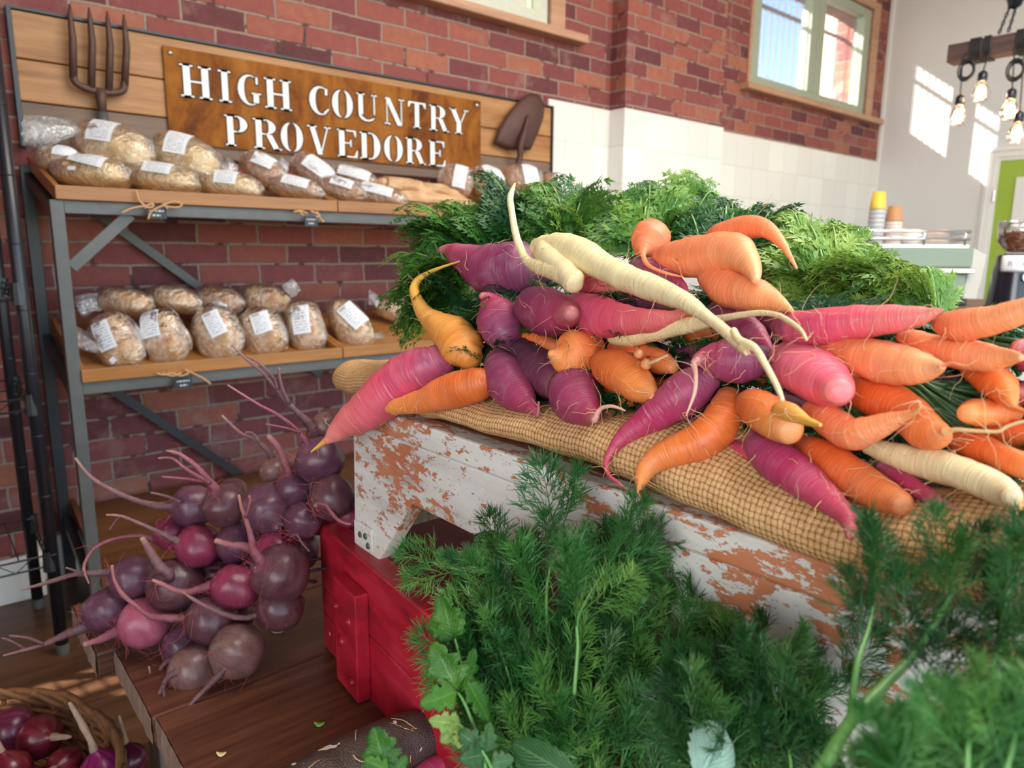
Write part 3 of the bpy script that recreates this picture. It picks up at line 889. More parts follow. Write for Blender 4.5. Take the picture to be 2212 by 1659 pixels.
# paper bags
def paper():
    t = NT('kraft_paper')
    a = t.noise(t.coord(), 12, 4, 0.6, 1.0)
    t.bsdf(t.ramp(a, [(0.3, (0.42, 0.22, 0.10)), (0.7, (0.66, 0.42, 0.23))]), 0.7, t.bump(a, 0.5, 0.012))
    return t.m
M['paper'] = paper()
for lab, q0, q1, hw, yb in (('folded brown paper bread bag lying lowest in the stack', (835, 424), (1000, 440), 13, 2.44), ('brown paper bread bag with rolled neck lying over the others', (826, 396), (985, 440), 20, 2.53),
                            ('brown paper bread bag with sharp creases in front of the round loaves', (905, 404), (1012, 444), 15, 2.49)):
    a, b = on(*q0, 1, yb), on(*q1, 1, yb)
    d = (a - CAM).dot(FWD) / FPX
    ax = (b - a).normalized(); ay = ax.cross(Vector((0, 0, 1))).normalized(); az = ax.cross(ay) * -1
    L = (b - a).length
    vs, fs = [], []
    NS, NR = 14, 18
    for i in range(NS + 1):
        s_ = i / NS
        rw = hw * d * (0.75 + 0.5 * sin(pi * min(1, s_ * 1.1)))
        for k in range(NR):
            f_ = 2 * pi * k / NR
            cr = 1 + 0.22 * noise.noise(Vector((s_ * 5, k * 0.9, yb * 30)))
            y_, z_ = cos(f_), sin(f_)
            vs.append(a + ax * (s_ * L) + ay * (math.copysign(abs(y_) ** 0.8, y_) * rw * 1.9 * cr) + az * (math.copysign(abs(z_) ** 0.8, z_) * rw * cr))
    for i in range(NS):
        for k in range(NR):
            k2 = (k + 1) % NR
            fs.append((i * NR + k, (i + 1) * NR + k, (i + 1) * NR + k2, i * NR + k2))
    fs.append(tuple(range(NR))); fs.append(tuple(reversed(range(NS * NR, NS * NR + NR))))
    t = thing('paper_bread_bag', lab, 'paper bag', a, 'paper bread bags on the top shelf')
    MB().add(vs, fs).build('bag', M['paper'], t)
    mb = MB(); mb.tube([a - ax * 0.012 - ay * hw * d * 1.1, a - ax * 0.012 + ay * hw * d * 1.1], hw * d * 0.42, 10)
    mb.build('rolled_neck', M['paper'], t, smooth=True)

# hanging price tags with twine
M['tag_black'] = plain('black_slate_tag', (0.012, 0.014, 0.018), 0.5)
M['chalk'] = plain('chalk_writing', (0.5, 0.52, 0.55), 0.7)
M['twine'] = plain('jute_twine', (0.50, 0.28, 0.13), 0.8, var=0.3, scale=200)
def price_tag(label, c, wpx, bows):
    p = on(c[0], c[1], 1, 2.335)
    d = (p - CAM).dot(FWD) / FPX
    t = thing('price_tag', label, 'price tag', p, 'black price tags hanging from the shelf lips')
    X, Z = Vector((1, 0, 0)), Vector((0, 0, 1))
    W2 = wpx * d * 0.62
    MB().box((p.x - W2, 2.333, p.z - 0.017), (p.x + W2, 2.337, p.z + 0.017)).build('plate', M['tag_black'], t)
    mb = MB()
    rr = random.Random(int(c[0]))
    for row, span in ((0.006, 0.72), (-0.007, 0.42)):
        x = -W2 * span
        while x < W2 * span:
            ww = rr.uniform(0.0035, 0.009)
            mb.box((p.x + x, 2.3322, p.z + row - 0.0025), (p.x + min(x + ww, W2 * span), 2.333, p.z + row + 0.0025))
            x += ww + 0.003
    mb.build('writing', M['chalk'], t)
    mb = MB()
    for line in bows:
        pts = [on(u, v, 1, 2.328) for u, v in line]
        mb.tube(catmull(pts, 4), 0.0032, 6)
    mb.build('twine_bow', M['twine'], t, smooth=True)
price_tag('black price tag tied with a double twine bow under the left of the top tray', (338, 460), 32,
          [[(294, 412), (300, 432), (312, 444), (313, 450)], [(262, 460), (285, 450), (312, 445), (330, 440), (328, 448), (312, 447)], [(320, 474), (326, 458), (345, 447), (372, 436), (392, 440), (385, 448), (356, 446)], [(352, 440), (362, 452)]])
price_tag('black price tag with a short twine bow under the middle of the top tray', (672, 478), 24,
          [[(634, 458), (650, 456), (665, 462)], [(645, 454), (655, 466)], [(670, 456), (690, 464), (682, 470)], [(684, 456), (696, 478), (700, 476)]])
price_tag('black price tag hanging from the middle tray with loose twine ends', (396, 827), 29,
          [[(338, 806), (352, 810), (372, 806), (390, 812), (408, 806)], [(350, 806), (372, 812), (392, 806)], [(398, 798), (420, 808), (440, 818), (455, 830)]])

# ------------------------------------------------------------------ wire rack at the left edge
rk = thing('wire_rack', 'black wire shelving rack standing at the left edge by the brick pier', 'rack', (0.2, 2.3, 0))
for x, y in ((0.236, 2.26), (0.222, 2.62), (-0.65, 2.26), (-0.65, 2.62)):
    mb = MB(); mb.tube([(x, y, 0.025), (x, y, 1.9)], 0.0165, 12)
    for k in range(9):
        mb.tube([(x, y, 0.3 + k * 0.17), (x, y, 0.304 + k * 0.17)], 0.0172, 12)
    po = mb.build('post', M['black_metal'], rk, smooth=True)
    MB().tube([(x, y, 0.0), (x, y, 0.03)], [0.017, 0.019], 12).build('foot', M['steel'], po)
for z in (1.04, 0.745, 0.30):
    mb = MB()
    for zz in (z, z - 0.032):
        for y in (2.26, 2.62):
            mb.tube([(-0.65, y, zz), (0.23, y, zz)], 0.003, 6)
        for x in (-0.65, 0.23):
            mb.tube([(x, 2.26, zz), (x, 2.62, zz)], 0.003, 6)
    k = 0
    x = -0.64
    while x < 0.2:
        mb.tube([(x, 2.26, z + 0.002), (x, 2.62, z + 0.002)], 0.0018, 5)
        x += 0.05
    zig = [(-0.65 + i * 0.04, 2.26, z if i % 2 else z - 0.032) for i in range(22)]
    mb.tube(zig, 0.0018, 5)
    zig = [(0.23, 2.26 + i * 0.04, z if i % 2 else z - 0.032) for i in range(10)]
    mb.tube(zig, 0.0018, 5)
    for x in (0.23, -0.65):
        for y in (2.26, 2.62):
            mb.tube([(x, y, z - 0.045), (x, y, z + 0.012)], [0.019, 0.016], 10)
    mb.build('wire_shelf', M['black_metal'], rk)

# ------------------------------------------------------------------ coffee counter, machine, grinder
R0 = Vector((sin(TH), -cos(TH), 0)); D0 = Vector((cos(TH), sin(TH), 0)); Z0 = Vector((0, 0, 1))
def framed(o):
    return lambda x, y, z: o + R0 * x + D0 * y + Z0 * z
def fbox(mb, F, lo, hi, mi=0):
    (x0, y0, z0), (x1, y1, z1) = lo, hi
    vs = [F(*p) for p in ((x0, y0, z0), (x1, y0, z0), (x1, y1, z0), (x0, y1, z0), (x0, y0, z1), (x1, y0, z1), (x1, y1, z1), (x0, y1, z1))]
    return mb.add(vs, [(3, 2, 1, 0), (4, 5, 6, 7), (0, 1, 5, 4), (1, 2, 6, 5), (2, 3, 7, 6), (3, 0, 4, 7)], mi=mi)
M['sage_machine'] = plain('sage_enamel', (0.20, 0.255, 0.195), 0.3, var=0.03)
M['black_gloss'] = plain('black_enamel', (0.012, 0.013, 0.02), 0.22)
M['cream_panel'] = plain('cream_side_panel', (0.52, 0.49, 0.43), 0.4, var=0.04)
M['counter'] = wood('counter_top', (0.10, 0.05, 0.03), (0.2, 0.1, 0.06), 1, 0)
pm = at(1990, 600, 3.5); pm.z = 0
FM = framed(pm)
ct = thing('coffee_counter', 'dark-topped coffee counter under the green espresso machine', 'counter', pm)
mb = MB(); fbox(mb, FM, (-1.1, -0.12, 0), (1.2, 0.55, 0.86)); mb.build('cabinet', M['cream_panel'], ct)
mb = MB(); fbox(mb, FM, (-1.14, -0.16, 0.86), (1.24, 0.6, 0.895)); mb.build('worktop', M['counter'], ct, bevel=0.004)
em = thing('espresso_machine', 'sage green espresso machine with chrome cup rail at the back right', 'coffee machine', FM(0, 0.2, 0.895))
def zpx(v): return at(1990, v, 3.5).z
mb = MB(); fbox(mb, FM, (-0.62, 0.05, 0.895), (0.27, 0.5, zpx(645))); mb.build('base', M['black_gloss'], em, bevel=0.005)
mb = MB(); fbox(mb, FM, (-0.62, 0.0, zpx(645)), (0.225, 0.45, zpx(590))); mb.build('lower_back_panel', M['sage_machine'], em, bevel=0.012)
mb = MB(); fbox(mb, FM, (-0.64, -0.02, zpx(590)), (0.25, 0.45, zpx(578))); mb.build('chrome_strip', M['chrome'], em, bevel=0.006)
mb = MB(); fbox(mb, FM, (-0.63, 0.0, zpx(578)), (0.245, 0.45, zpx(534))); mb.build('upper_back_panel', M['sage_machine'], em, bevel=0.01)
mb = MB()
poly = [(0.245, zpx(534)), (0.32, zpx(550)), (0.31, zpx(590)), (0.295, zpx(645)), (0.225, zpx(645)), (0.24, zpx(585))]
vs = [FM(x, 0.02, z) for x, z in poly] + [FM(x, 0.43, z) for x, z in poly]
n = len(poly)
mb.add(vs, [tuple(reversed(range(n))), tuple(range(n, 2 * n))] + [(i, (i + 1) % n, n + (i + 1) % n, n + i) for i in range(n)])
mb.build('side_panel', M['cream_panel'], em)
mb = MB(); fbox(mb, FM, (-0.63, 0.01, zpx(534)), (0.22, 0.44, zpx(529))); mb.build('cup_tray', M['chrome'], em)
mb = MB()
for v in (516, 500):
    z = zpx(v)
    mb.tube([FM(-0.63, 0.44, z), FM(-0.63, 0.01, z), FM(0.22, 0.01, z), FM(0.30, 0.30, z - 0.01)], 0.0085, 8)
for x in (-0.6, -0.3, 0.0, 0.2):
    mb.tube([FM(x, 0.012, zpx(532)), FM(x, 0.012, zpx(500))], 0.006, 8)
mb.build('cup_rail', M['chrome'], em, smooth=True)
zt = zpx(529)
def cups(label, u, w_px, cup_h, n, vtop, color, color2=None, y=0.15, bowl=False):
    f = at(u, 560, 3.5)
    x = (f - pm).dot(R0)
    b = FM(x, y, zt)
    d = 3.65 / FPX
    r = w_px * d / 2
    tot = (529 - vtop) * d
    th = thing('cup_stack', label, 'cups', b)
    each = (tot - cup_h) / max(1, n - 1)
    for k in range(n):
        z = k * each
        m = color2 if (color2 and k < n - 1) else color
        mb = MB()
        mb.lathe([(r, 0), (r * 1.04, 0.003), (r, 0.006), (r * 0.74, cup_h), (0.0, cup_h)], b + Vector((0, 0, z)), Z0, 20)
        mb.build('cup', m, th, smooth=True)
M['cup_yellow'] = plain('yellow_cup', (0.62, 0.42, 0.05), 0.5)
M['cup_grey'] = plain('grey_cup', (0.42, 0.42, 0.43), 0.5)
M['cup_brown'] = plain('kraft_cup', (0.42, 0.20, 0.09), 0.6)
M['cup_pale'] = plain('pale_cup', (0.62, 0.52, 0.46), 0.6)
M['cup_pink'] = plain('pink_cup', (0.75, 0.2, 0.25), 0.5)
cups('tall stack of grey cups topped by a yellow cup on the coffee machine', 1908, 32, 0.085, 9, 420, M['cup_yellow'], M['cup_grey'], 0.12)
cups('stack of pale cups topped by a brown kraft cup on the coffee machine', 1946, 34, 0.075, 8, 449, M['cup_brown'], M['cup_pale'], 0.12)
cups('small pink cup between the two cup stacks', 1927, 14, 0.08, 2, 472, M['cup_pink'], None, 0.22)
cups('single small brown cup right of the kraft cup stack', 1967, 14, 0.06, 1, 483, M['cup_brown'], None, 0.16)
f = at(1996, 560, 3.5); x = (f - pm).dot(R0)
bw = MB().lathe([(0.0, 0), (0.03, 0), (0.055, 0.03), (0.05, 0.055), (0.02, 0.078), (0, 0.08)], FM(x, 0.16, zt), Z0, 20).build('upturned_bowl', M['white_paint'], smooth=True)
tag(bw, 'small white bowl upturned on the coffee machine right of the cups', 'bowl')

M['beans'] = plain('roasted_beans', (0.36, 0.14, 0.06), 0.3, var=0.6, scale=50)
M['hopper'] = glassy('hopper_glass', 0.07, (0.95, 0.95, 0.95), 0.05)
M['badge'] = plain('white_badge', (0.9, 0.92, 0.95), 0.35)
pg = at(2186, 640, 2.6); zg = pg.z
gb = Vector((pg.x, pg.y, 0.895))
gr = thing('coffee_grinder', 'black coffee grinder with a glass bean hopper at the right edge', 'coffee grinder', gb)
FG = framed(Vector((pg.x, pg.y, 0)))
def gz(v): return at(2186, v, 2.6).z
mb = MB().lathe([(0.082, 0), (0.084, 0.01), (0.078, gz(650) - 0.895), (0.07, gz(590) - 0.895), (0.062, gz(555) - 0.895), (0.05, gz(548) - 0.895), (0, gz(548) - 0.895)], gb, Z0, 28)
mb.build('body', M['black_gloss'], gr, smooth=True)
mb = MB()
vs, fs = [], []
for j, v in enumerate((586, 580, 558, 552)):
    for k in range(15):
        a = radians(-72 + 144 * k / 14)
        rr = 0.074 if j in (1, 2) else 0.07
        vs.append(FG(sin(a) * rr, -cos(a) * rr, gz(v)))
for j in range(3):
    for k in range(14):
        fs.append((j * 15 + k, j * 15 + k + 1, (j + 1) * 15 + k + 1, (j + 1) * 15 + k))
o = mb.add(vs, fs).build('badge', M['badge'], gr, smooth=True)
so = o.modifiers.new('thick', 'SOLIDIFY'); so.thickness = 0.004; so.offset = 0
mb = MB()
for a0, a1, z0, z1 in ((-52, -50, 564, 574), (-49, -45, 564, 566), (-46, -44, 566, 574), (-20, -17.5, 565, 573), (-14, -12, 565, 573), (-11, -7, 568.5, 570), (-6, -4, 565, 573), (0, 2, 565, 573), (2, 8, 565, 566.5), (2, 7, 568.5, 570), (2, 8, 572, 573), (12, 14, 565, 573), (15, 17, 566, 570), (18, 20, 565, 573)):
    A0, A1 = radians(a0), radians(a1)
    vs = [FG(sin(a) * r_, -cos(a) * r_, gz(z)) for r_ in (0.0755, 0.0775) for a, z in ((A0, z1), (A1, z1), (A1, z0), (A0, z0))]
    mb.add(vs, [(3, 2, 1, 0), (4, 5, 6, 7), (0, 1, 5, 4), (1, 2, 6, 5), (2, 3, 7, 6), (3, 0, 4, 7)])
mb.build('badge_lettering', M['bar_paint'], gr)
mb = MB(); cz = FG(-0.012, -0.079, gz(597))
mb.lathe([(0.0, 0.004), (0.016, 0.004), (0.016, 0.0)], cz, -D0, 20)
em_ = mb.build('round_emblem', M['badge'], gr)
mb = MB()
mb.tube([cz - D0 * 0.005 + (R0 * cos(a) + Z0 * sin(a)) * 0.0095 for a in [radians(-60 + 24 * i) for i in range(6)]], 0.0016, 5)
mb.tube([cz - D0 * 0.005 + (R0 * cos(a) + Z0 * sin(a)) * 0.0095 for a in [radians(130 + 20 * i) for i in range(6)]], 0.0014, 5)
mb.tube([cz - D0 * 0.005 + Z0 * 0.003, cz - D0 * 0.005 - Z0 * 0.003], 0.002, 5)
mb.build('emblem_mark', M['black_gloss'], em_)
mb = MB().lathe([(0.03, gz(546)), (0.042, gz(538)), (0.066, gz(522)), (0.07, gz(500)), (0.07, gz(482)), (0.0685, gz(482)), (0.0685, gz(500)), (0.0645, gz(522)), (0.04, gz(538))], FG(0, 0, 0), Z0, 28)
mb.build('hopper', M['hopper'], gr, smooth=True)
MB().lathe([(0.071, gz(483)), (0.072, gz(480)), (0.068, gz(478.5)), (0.0, gz(478))], FG(0, 0, 0), Z0, 28).build('hopper_lid', M['hopper'], gr, smooth=True)
mb = MB().lathe([(0.034, gz(542)), (0.058, gz(524)), (0.061, gz(502)), (0.0, gz(501))], FG(0, 0, 0), Z0, 24)
rr = random.Random(3)
for _ in range(330):
    a = rr.uniform(0, 2 * pi); z = rr.uniform(gz(540), gz(500))
    rad = 0.0625 if z > gz(522) else 0.036 + 0.025 * (z - gz(540)) / (gz(522) - gz(540))
    c = FG(cos(a) * rad, sin(a) * rad, z)
    ax = Vector((rr.gauss(0, 1), rr.gauss(0, 1), rr.gauss(0, 1))).normalized()
    mb.lathe([(0, -0.0055), (0.0034, -0.003), (0.0038, 0), (0.0034, 0.003), (0, 0.0055)], c, ax, 6)
bo = mb.build('coffee_beans', M['beans'], smooth=True)
tag(bo, 'roasted coffee beans filling the glass hopper of the grinder', 'coffee beans', kind='stuff')

# ------------------------------------------------------------------ pendant light: timber beam on chains with bare bulbs
M['beam'] = wood('dark_beam', (0.05, 0.03, 0.028), (0.12, 0.075, 0.065), 1, 1, 0.6)
M['cord'] = plain('black_cord', (0.012, 0.012, 0.014), 0.6)
M['bulb_glass'] = glassy('bulb_glass', 0.04, (1.0, 0.93, 0.85), 0.03)
M['filament'] = emit('glowing_filament', (1.0, 0.62, 0.28), 26.0)
XB = 4.62
pa = on(2048, 97, 0, XB); pb = on(2045, 136, 0, XB)
zbt, zbb = pa.z, pb.z
pl = thing('pendant_beam_light', 'dark timber beam hung on chains with cords wound round it', 'pendant light', (XB, pa.y, zbt))
MB().box((XB, pa.y - 1.7, zbb), (XB + 0.11, pa.y, zbt)).build('beam', M['beam'], pl, bevel=0.004)
mb = MB()
def links(mb, p0, p1, n=9):
    p0, p1 = Vector(p0), Vector(p1)
    d = (p1 - p0) / n
    u_ = d.normalized(); s1 = u_.orthogonal().normalized(); s2 = u_.cross(s1)
    for i in range(n):
        c = p0 + d * (i + 0.5); s_ = s1 if i % 2 else s2
        L = d.length * 0.62
        mb.tube([c + u_ * cos(a) * L + s_ * sin(a) * L * 0.42 for a in [2 * pi * k / 12 for k in range(13)]], 0.0035, 5)
hk = on(2186, 4, 0, XB)
for (u, v) in ((2158, 72), (2178, 68)):
    q = on(u, v, 0, XB - 0.004)
    links(mb, q, (XB + 0.05, hk.y + (0.02 if u < 2170 else -0.01), hk.z), 7)
mb.build('chain', M['black_metal'], pl)
mb = MB(); mb.lathe([(0.0, -0.03), (0.03, -0.012), (0.045, 0.03), (0.045, 0.1), (0.0, 0.12)], (XB + 0.05, hk.y, hk.z), Z0, 16)
mb.tube([(XB + 0.05, hk.y, hk.z + 0.1), (XB + 0.05, hk.y, ZC)], 0.006, 6)
mb.build('pulley', M['black_gloss'], pl, smooth=True)
def coil(y, wdt, n):
    mb = MB()
    for i in range(n):
        yy = y + (i - n / 2) * wdt
        z_, zz = zbt + 0.006, zbb - 0.006
        mb.tube([(XB - 0.006, yy, zz), (XB - 0.007, yy + 0.004, (z_ + zz) / 2), (XB - 0.006, yy + 0.006, z_), (XB + 0.116, yy + 0.009, z_), (XB + 0.116, yy + 0.011, zz), (XB - 0.006, yy + wdt, zz)], 0.0045, 6)
    mb.build('wound_cord', M['cord'], pl, smooth=True)
yB = on(2118, 90, 0, XB).y
coil(on(2108, 90, 0, XB).y, 0.011, 5)
coil(on(2133, 90, 0, XB).y, 0.012, 3)
coil(on(2206, 80, 0, XB).y, 0.012, 4)
for lab, (su, sv), (bu, bv), top, coilpt, xo in (
        ('bare filament bulb hanging lowest at the beam left end', (2068, 226), (2069, 254), (2078, 140), (2088, 152), -0.05),
        ('bare filament bulb hanging highest, close under the beam', (2125, 170), (2118, 203), (2133, 138), None, -0.02),
        ('bare filament bulb hanging near the right edge, below a cord coil', (2187, 208), (2180, 242), (2190, 122), (2194, 152), -0.03),
        ('bare filament bulb hanging lowest at the right edge of the picture', (2204, 262), (2196, 292), (2211, 118), None, -0.08)):
    b = on(bu, bv, 0, XB + xo); s_ = Vector((b.x, b.y, on(su, sv, 0, XB + xo).z))
    tp = on(*top, 0, XB + xo)
    t = thing('filament_bulb', lab, 'light bulb', b, 'bare bulbs under the timber beam')
    R = 0.047
    MB().lathe([(0.0, -R), (R * 0.5, -R * 0.87), (R * 0.87, -R * 0.5), (R, 0), (R * 0.9, R * 0.45), (R * 0.6, R * 0.95), (0.02, R * 1.35), (0.016, R * 1.7)], b, Z0, 24).build('glass_globe', M['bulb_glass'], t, smooth=True)
    mb = MB()
    for k in range(8):
        a = 2 * pi * k / 8
        mb.tube([b + Vector((cos(a) * 0.014, sin(a) * 0.014, -0.028)), b + Vector((cos(a) * 0.019, sin(a) * 0.019, 0.03))], 0.0022, 5)
    mb.build('filament', M['filament'], t)
    MB().lathe([(0.0, 0.105), (0.01, 0.1), (0.022, 0.09), (0.024, 0.06), (0.022, 0.048), (0.0, 0.048)], b + Vector((0, 0, 0.018)), Z0, 18).build('socket', M['black_gloss'], t, smooth=True)
    mb = MB()
    pts = [b + Vector((0, 0, 0.12)), (b + Vector((0, 0, 0.12))).lerp(Vector((b.x, tp.y, zbb)), 0.5), Vector((b.x, tp.y, zbb - 0.004)), Vector((XB - 0.006, tp.y, zbb + 0.03))]
    mb.tube(catmull(pts, 4), 0.0035, 6)
    if coilpt:
        c = on(*coilpt, 0, XB + xo)
        for i in range(6):
            rr_ = 0.04 + 0.005 * (i % 3)
            ph = i * 0.35
            mb.tube([c + Vector((0.012 * sin(i * 2.1), cos(a) * rr_ * 0.8, sin(a) * rr_ * (0.9 + 0.05 * i))) for a in [2 * pi * k / 14 + ph for k in range(15)]], 0.004, 5)
    mb.build('cord', M['cord'], t, smooth=True)
    lamp('bulb_light', 'POINT', b, 3.0, (1.0, 0.65, 0.35)).data.shadow_soft_size = 0.03
# ------------------------------------------------------------------ display table, red crate, white bench, burlap
def lin(r, g, b):
    f = lambda c: (c / 255 / 12.92) if c <= 10 else ((c / 255 + 0.055) / 1.055) ** 2.4
    return (f(r), f(g), f(b))
TZ = 0.51
M['table'] = wood('reddish_table_plank', (0.075, 0.024, 0.013), (0.19, 0.072, 0.038), 1.3, 0, 0.4, 0.25, (0.03, 0.010, 0.007))
M['table_edge'] = wood('weathered_end_grain', (0.16, 0.10, 0.07), (0.36, 0.26, 0.19), 3, 2, 0.8, 0.5)
tb = thing('display_table', 'dark reddish plank table carrying the beetroots and the red crate', 'table', (0.8, 0.5, 0))
ys = [1.42, 1.21, 0.985, 0.765, 0.54, 0.31, 0.08, -0.2]
rr = random.Random(5)
for k in range(len(ys) - 1):
    xl = 0.188 + rr.uniform(-0.006, 0.006) - 0.02 * (k == 0) + (0.004 * k)
    mb = MB(); mb.box((xl, ys[k + 1] + 0.0012, TZ - 0.042), (1.9, ys[k] - 0.0012, TZ))
    pk = mb.build('plank', M['table'], tb, bevel=0.004)
    eb = MB()
    vs, fs = [], []
    nY = 26
    for i in range(nY + 1):
        y = ys[k + 1] + 0.002 + (ys[k] - ys[k + 1] - 0.004) * i / nY
        for j, z in enumerate((TZ - 0.001, TZ - 0.014, TZ - 0.028, TZ - 0.041)):
            vs.append(Vector((xl + 0.001 - (0.003 + 0.0022 * noise.noise(Vector((y * 38, z * 60, k)))) * (0.45 if j == 0 else 1.0), y, z)))
    for i in range(nY):
        for j in range(3):
            fs.append((i * 4 + j, i * 4 + j + 1, i * 4 + 5 + j, i * 4 + 4 + j))
    eb.add(vs, fs).build('sawn_end', M['table_edge'], pk)
for x, y in ((0.30, 1.32), (1.8, 1.32), (0.30, -0.1), (1.8, -0.1)):
    MB().box((x - 0.04, y - 0.04, 0), (x + 0.04, y + 0.04, TZ - 0.045)).build('leg', M['table_edge'], tb, bevel=0.004)
MB().box((0.24, -0.1, TZ - 0.12), (0.275, 1.35, TZ - 0.045)).build('apron', M['table'], tb)

def red_paint():
    t = NT('worn_red_paint')
    a = t.noise(t.world((3, 1, 3), (2, 2, 2)), 9, 5, 0.65, 0.4)
    c = t.ramp(a, [(0.3, (0.20, 0.008, 0.016)), (0.5, (0.42, 0.010, 0.028)), (0.75, (0.54, 0.03, 0.055))])
    wr = t.ramp(t.noise(t.world((2, 1, 2), (7, 7, 7)), 26, 5, 0.7), [(0.62, 0.0), (0.72, 1.0)])
    c = t.mix(t.math('MULTIPLY', wr, 0.75), c, (0.11, 0.04, 0.03))
    g = t.noise(t.world((25, 2, 40)), 4, 4, 0.6)
    t.bsdf(c, 0.42, t.bump(g, 0.18, 0.003))
    return t.m
M['red'] = red_paint()
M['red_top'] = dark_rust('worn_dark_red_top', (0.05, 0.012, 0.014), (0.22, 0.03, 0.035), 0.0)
M['red_metal'] = plain('red_painted_iron', (0.40, 0.016, 0.03), 0.35, 0.2, var=0.25)
# crate frame of reference: along = from the far upper corner towards the viewer, n = outwards
RB = Vector((0.459, 1.008, TZ)); RA = Vector((0.431 - 0.459, 0.66 - 1.01, 0)).normalized(); RN = Vector((-1, 0, 0)); RN = (RN - RA * RN.dot(RA)).normalized()
def rbox(mb, a0, a1, n0, n1, z0, z1):
    vs = [RB + RA * a + RN * n + Vector((0, 0, z)) for a, n, z in ((a0, n0, z0), (a1, n0, z0), (a1, n1, z0), (a0, n1, z0), (a0, n0, z1), (a1, n0, z1), (a1, n1, z1), (a0, n1, z1))]
    return mb.add(vs, [(0, 1, 2, 3), (7, 6, 5, 4), (0, 4, 5, 1), (1, 5, 6, 2), (2, 6, 7, 3), (3, 7, 4, 0)])
rc = thing('red_crate', 'worn red painted wooden box under the white bench on the plank table', 'crate', RB)
HB = 0.212
mb = MB(); rbox(mb, 0, 0.80, -0.02, 0.0, 0.102, HB - 0.022); mb.build('upper_side_board', M['red'], rc, bevel=0.002)
mb = MB(); rbox(mb, 0, 0.80, -0.02, 0.0, 0.0, 0.1005); mb.build('lower_side_board', M['red'], rc, bevel=0.002)
mb = MB(); rbox(mb, -0.004, 0.80, -0.03, 0.004, HB - 0.021, HB); mb.build('top_rim', M['red'], rc, bevel=0.003)
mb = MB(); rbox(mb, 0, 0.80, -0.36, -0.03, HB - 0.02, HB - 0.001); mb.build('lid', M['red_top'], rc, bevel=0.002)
mb = MB(); rbox(mb, 0.0, 0.02, -0.36, -0.021, 0, HB - 0.021); rbox(mb, 0.78, 0.80, -0.36, -0.021, 0, HB - 0.021); rbox(mb, 0.02, 0.78, -0.36, -0.345, 0, HB - 0.021)
mb.build('end_board', M['red'], rc, bevel=0.002)
mb = MB(); rbox(mb, 0.105, 0.182, 0.0, 0.021, 0.004, HB - 0.046); bt = mb.build('cleat', M['red'], rc, bevel=0.002)
for a, z in ((0.157, 0.118), (0.128, 0.075), (0.116, 0.125), (0.166, 0.03)):
    rad = 0.0095 if z > 0.07 and a > 0.12 else 0.006
    MB().lathe([(0, 0.004), (rad * 0.45, 0.004), (rad * 0.55, 0.003), (rad * 0.9, 0.003), (rad, 0.001), (rad, 0)], RB + RA * a + RN * 0.021 + Vector((0, 0, z)), RN, 18).build('bolt', M['red_metal'], bt, smooth=False)
mb = MB(); rbox(mb, 0.008, 0.05, 0.0, 0.0025, 0.008, 0.06)
pl_ = mb.build('corner_plate', M['red_metal'], rc, bevel=0.001)
MB().lathe([(0, 0.0015), (0.006, 0.0015), (0.007, 0)], RB + RA * 0.03 + RN * 0.0025 + Vector((0, 0, 0.035)), RN, 14).build('screw', M['red_metal'], pl_)

def chipped(name, th):
    t = NT(name)
    v = t.world((1.0, 0.42, 1.0))
    lo = t.noise(t.world((1, 0.7, 1), (1.3, 0.4, 2.2)), 7.0, 3, 0.6)
    hi = t.noise(v, 78, 8, 0.75, 0.2)
    f = t.math('ADD', hi, t.math('MULTIPLY', t.math('SUBTRACT', lo, 0.5), 0.5))
    msk = t.ramp(f, [(th, 0.0), (th + 0.015, 1.0)])
    spk = t.ramp(t.noise(t.world((1, 0.5, 1), (5, 5, 5)), 210, 4, 0.6), [(0.655, 0.0), (0.675, 1.0)])
    grime = t.noise(t.world((1, 0.25, 1), (8, 3, 1)), 16, 5, 0.6)
    c = t.ramp(grime, [(0.26, lin(150, 148, 142)), (0.40, lin(206, 206, 198)), (0.6, lin(226, 227, 220)), (0.8, lin(188, 196, 204))])
    prim = t.mix(t.noise(v, 30, 4, 0.6), lin(172, 98, 66), lin(205, 138, 98))
    c = t.mix(t.math('MULTIPLY', spk, 0.7), c, lin(105, 92, 80))
    c = t.mix(msk, c, prim)
    gr_ = t.noise(t.world((80, 5, 190)), 1.0, 3, 0.6)
    h = t.math('SUBTRACT', t.math('MULTIPLY', gr_, 0.3), t.math('MULTIPLY', msk, 0.6))
    t.bsdf(c, 0.55, t.bump(h, 0.5, 0.0025))
    return t.m
M['chipped'] = chipped('chipped_white_paint', 0.565)
M['chipped_more'] = chipped('badly_chipped_white_paint', 0.53)
M['raw_edge'] = wood('grey_raw_edge', (0.10, 0.075, 0.06), (0.27, 0.21, 0.17), 3, 2, 0.8, 0.4)
M['bare_top'] = wood('bare_reddish_top', (0.16, 0.06, 0.03), (0.36, 0.16, 0.09), 2, 1, 0.7, 0.3)
BX, BZ = 0.46, 0.935
bn = thing('white_bench', 'low white wooden bench with chipped paint over terracotta primer, on the red crate', 'bench', (BX, 0.86, 0.72))
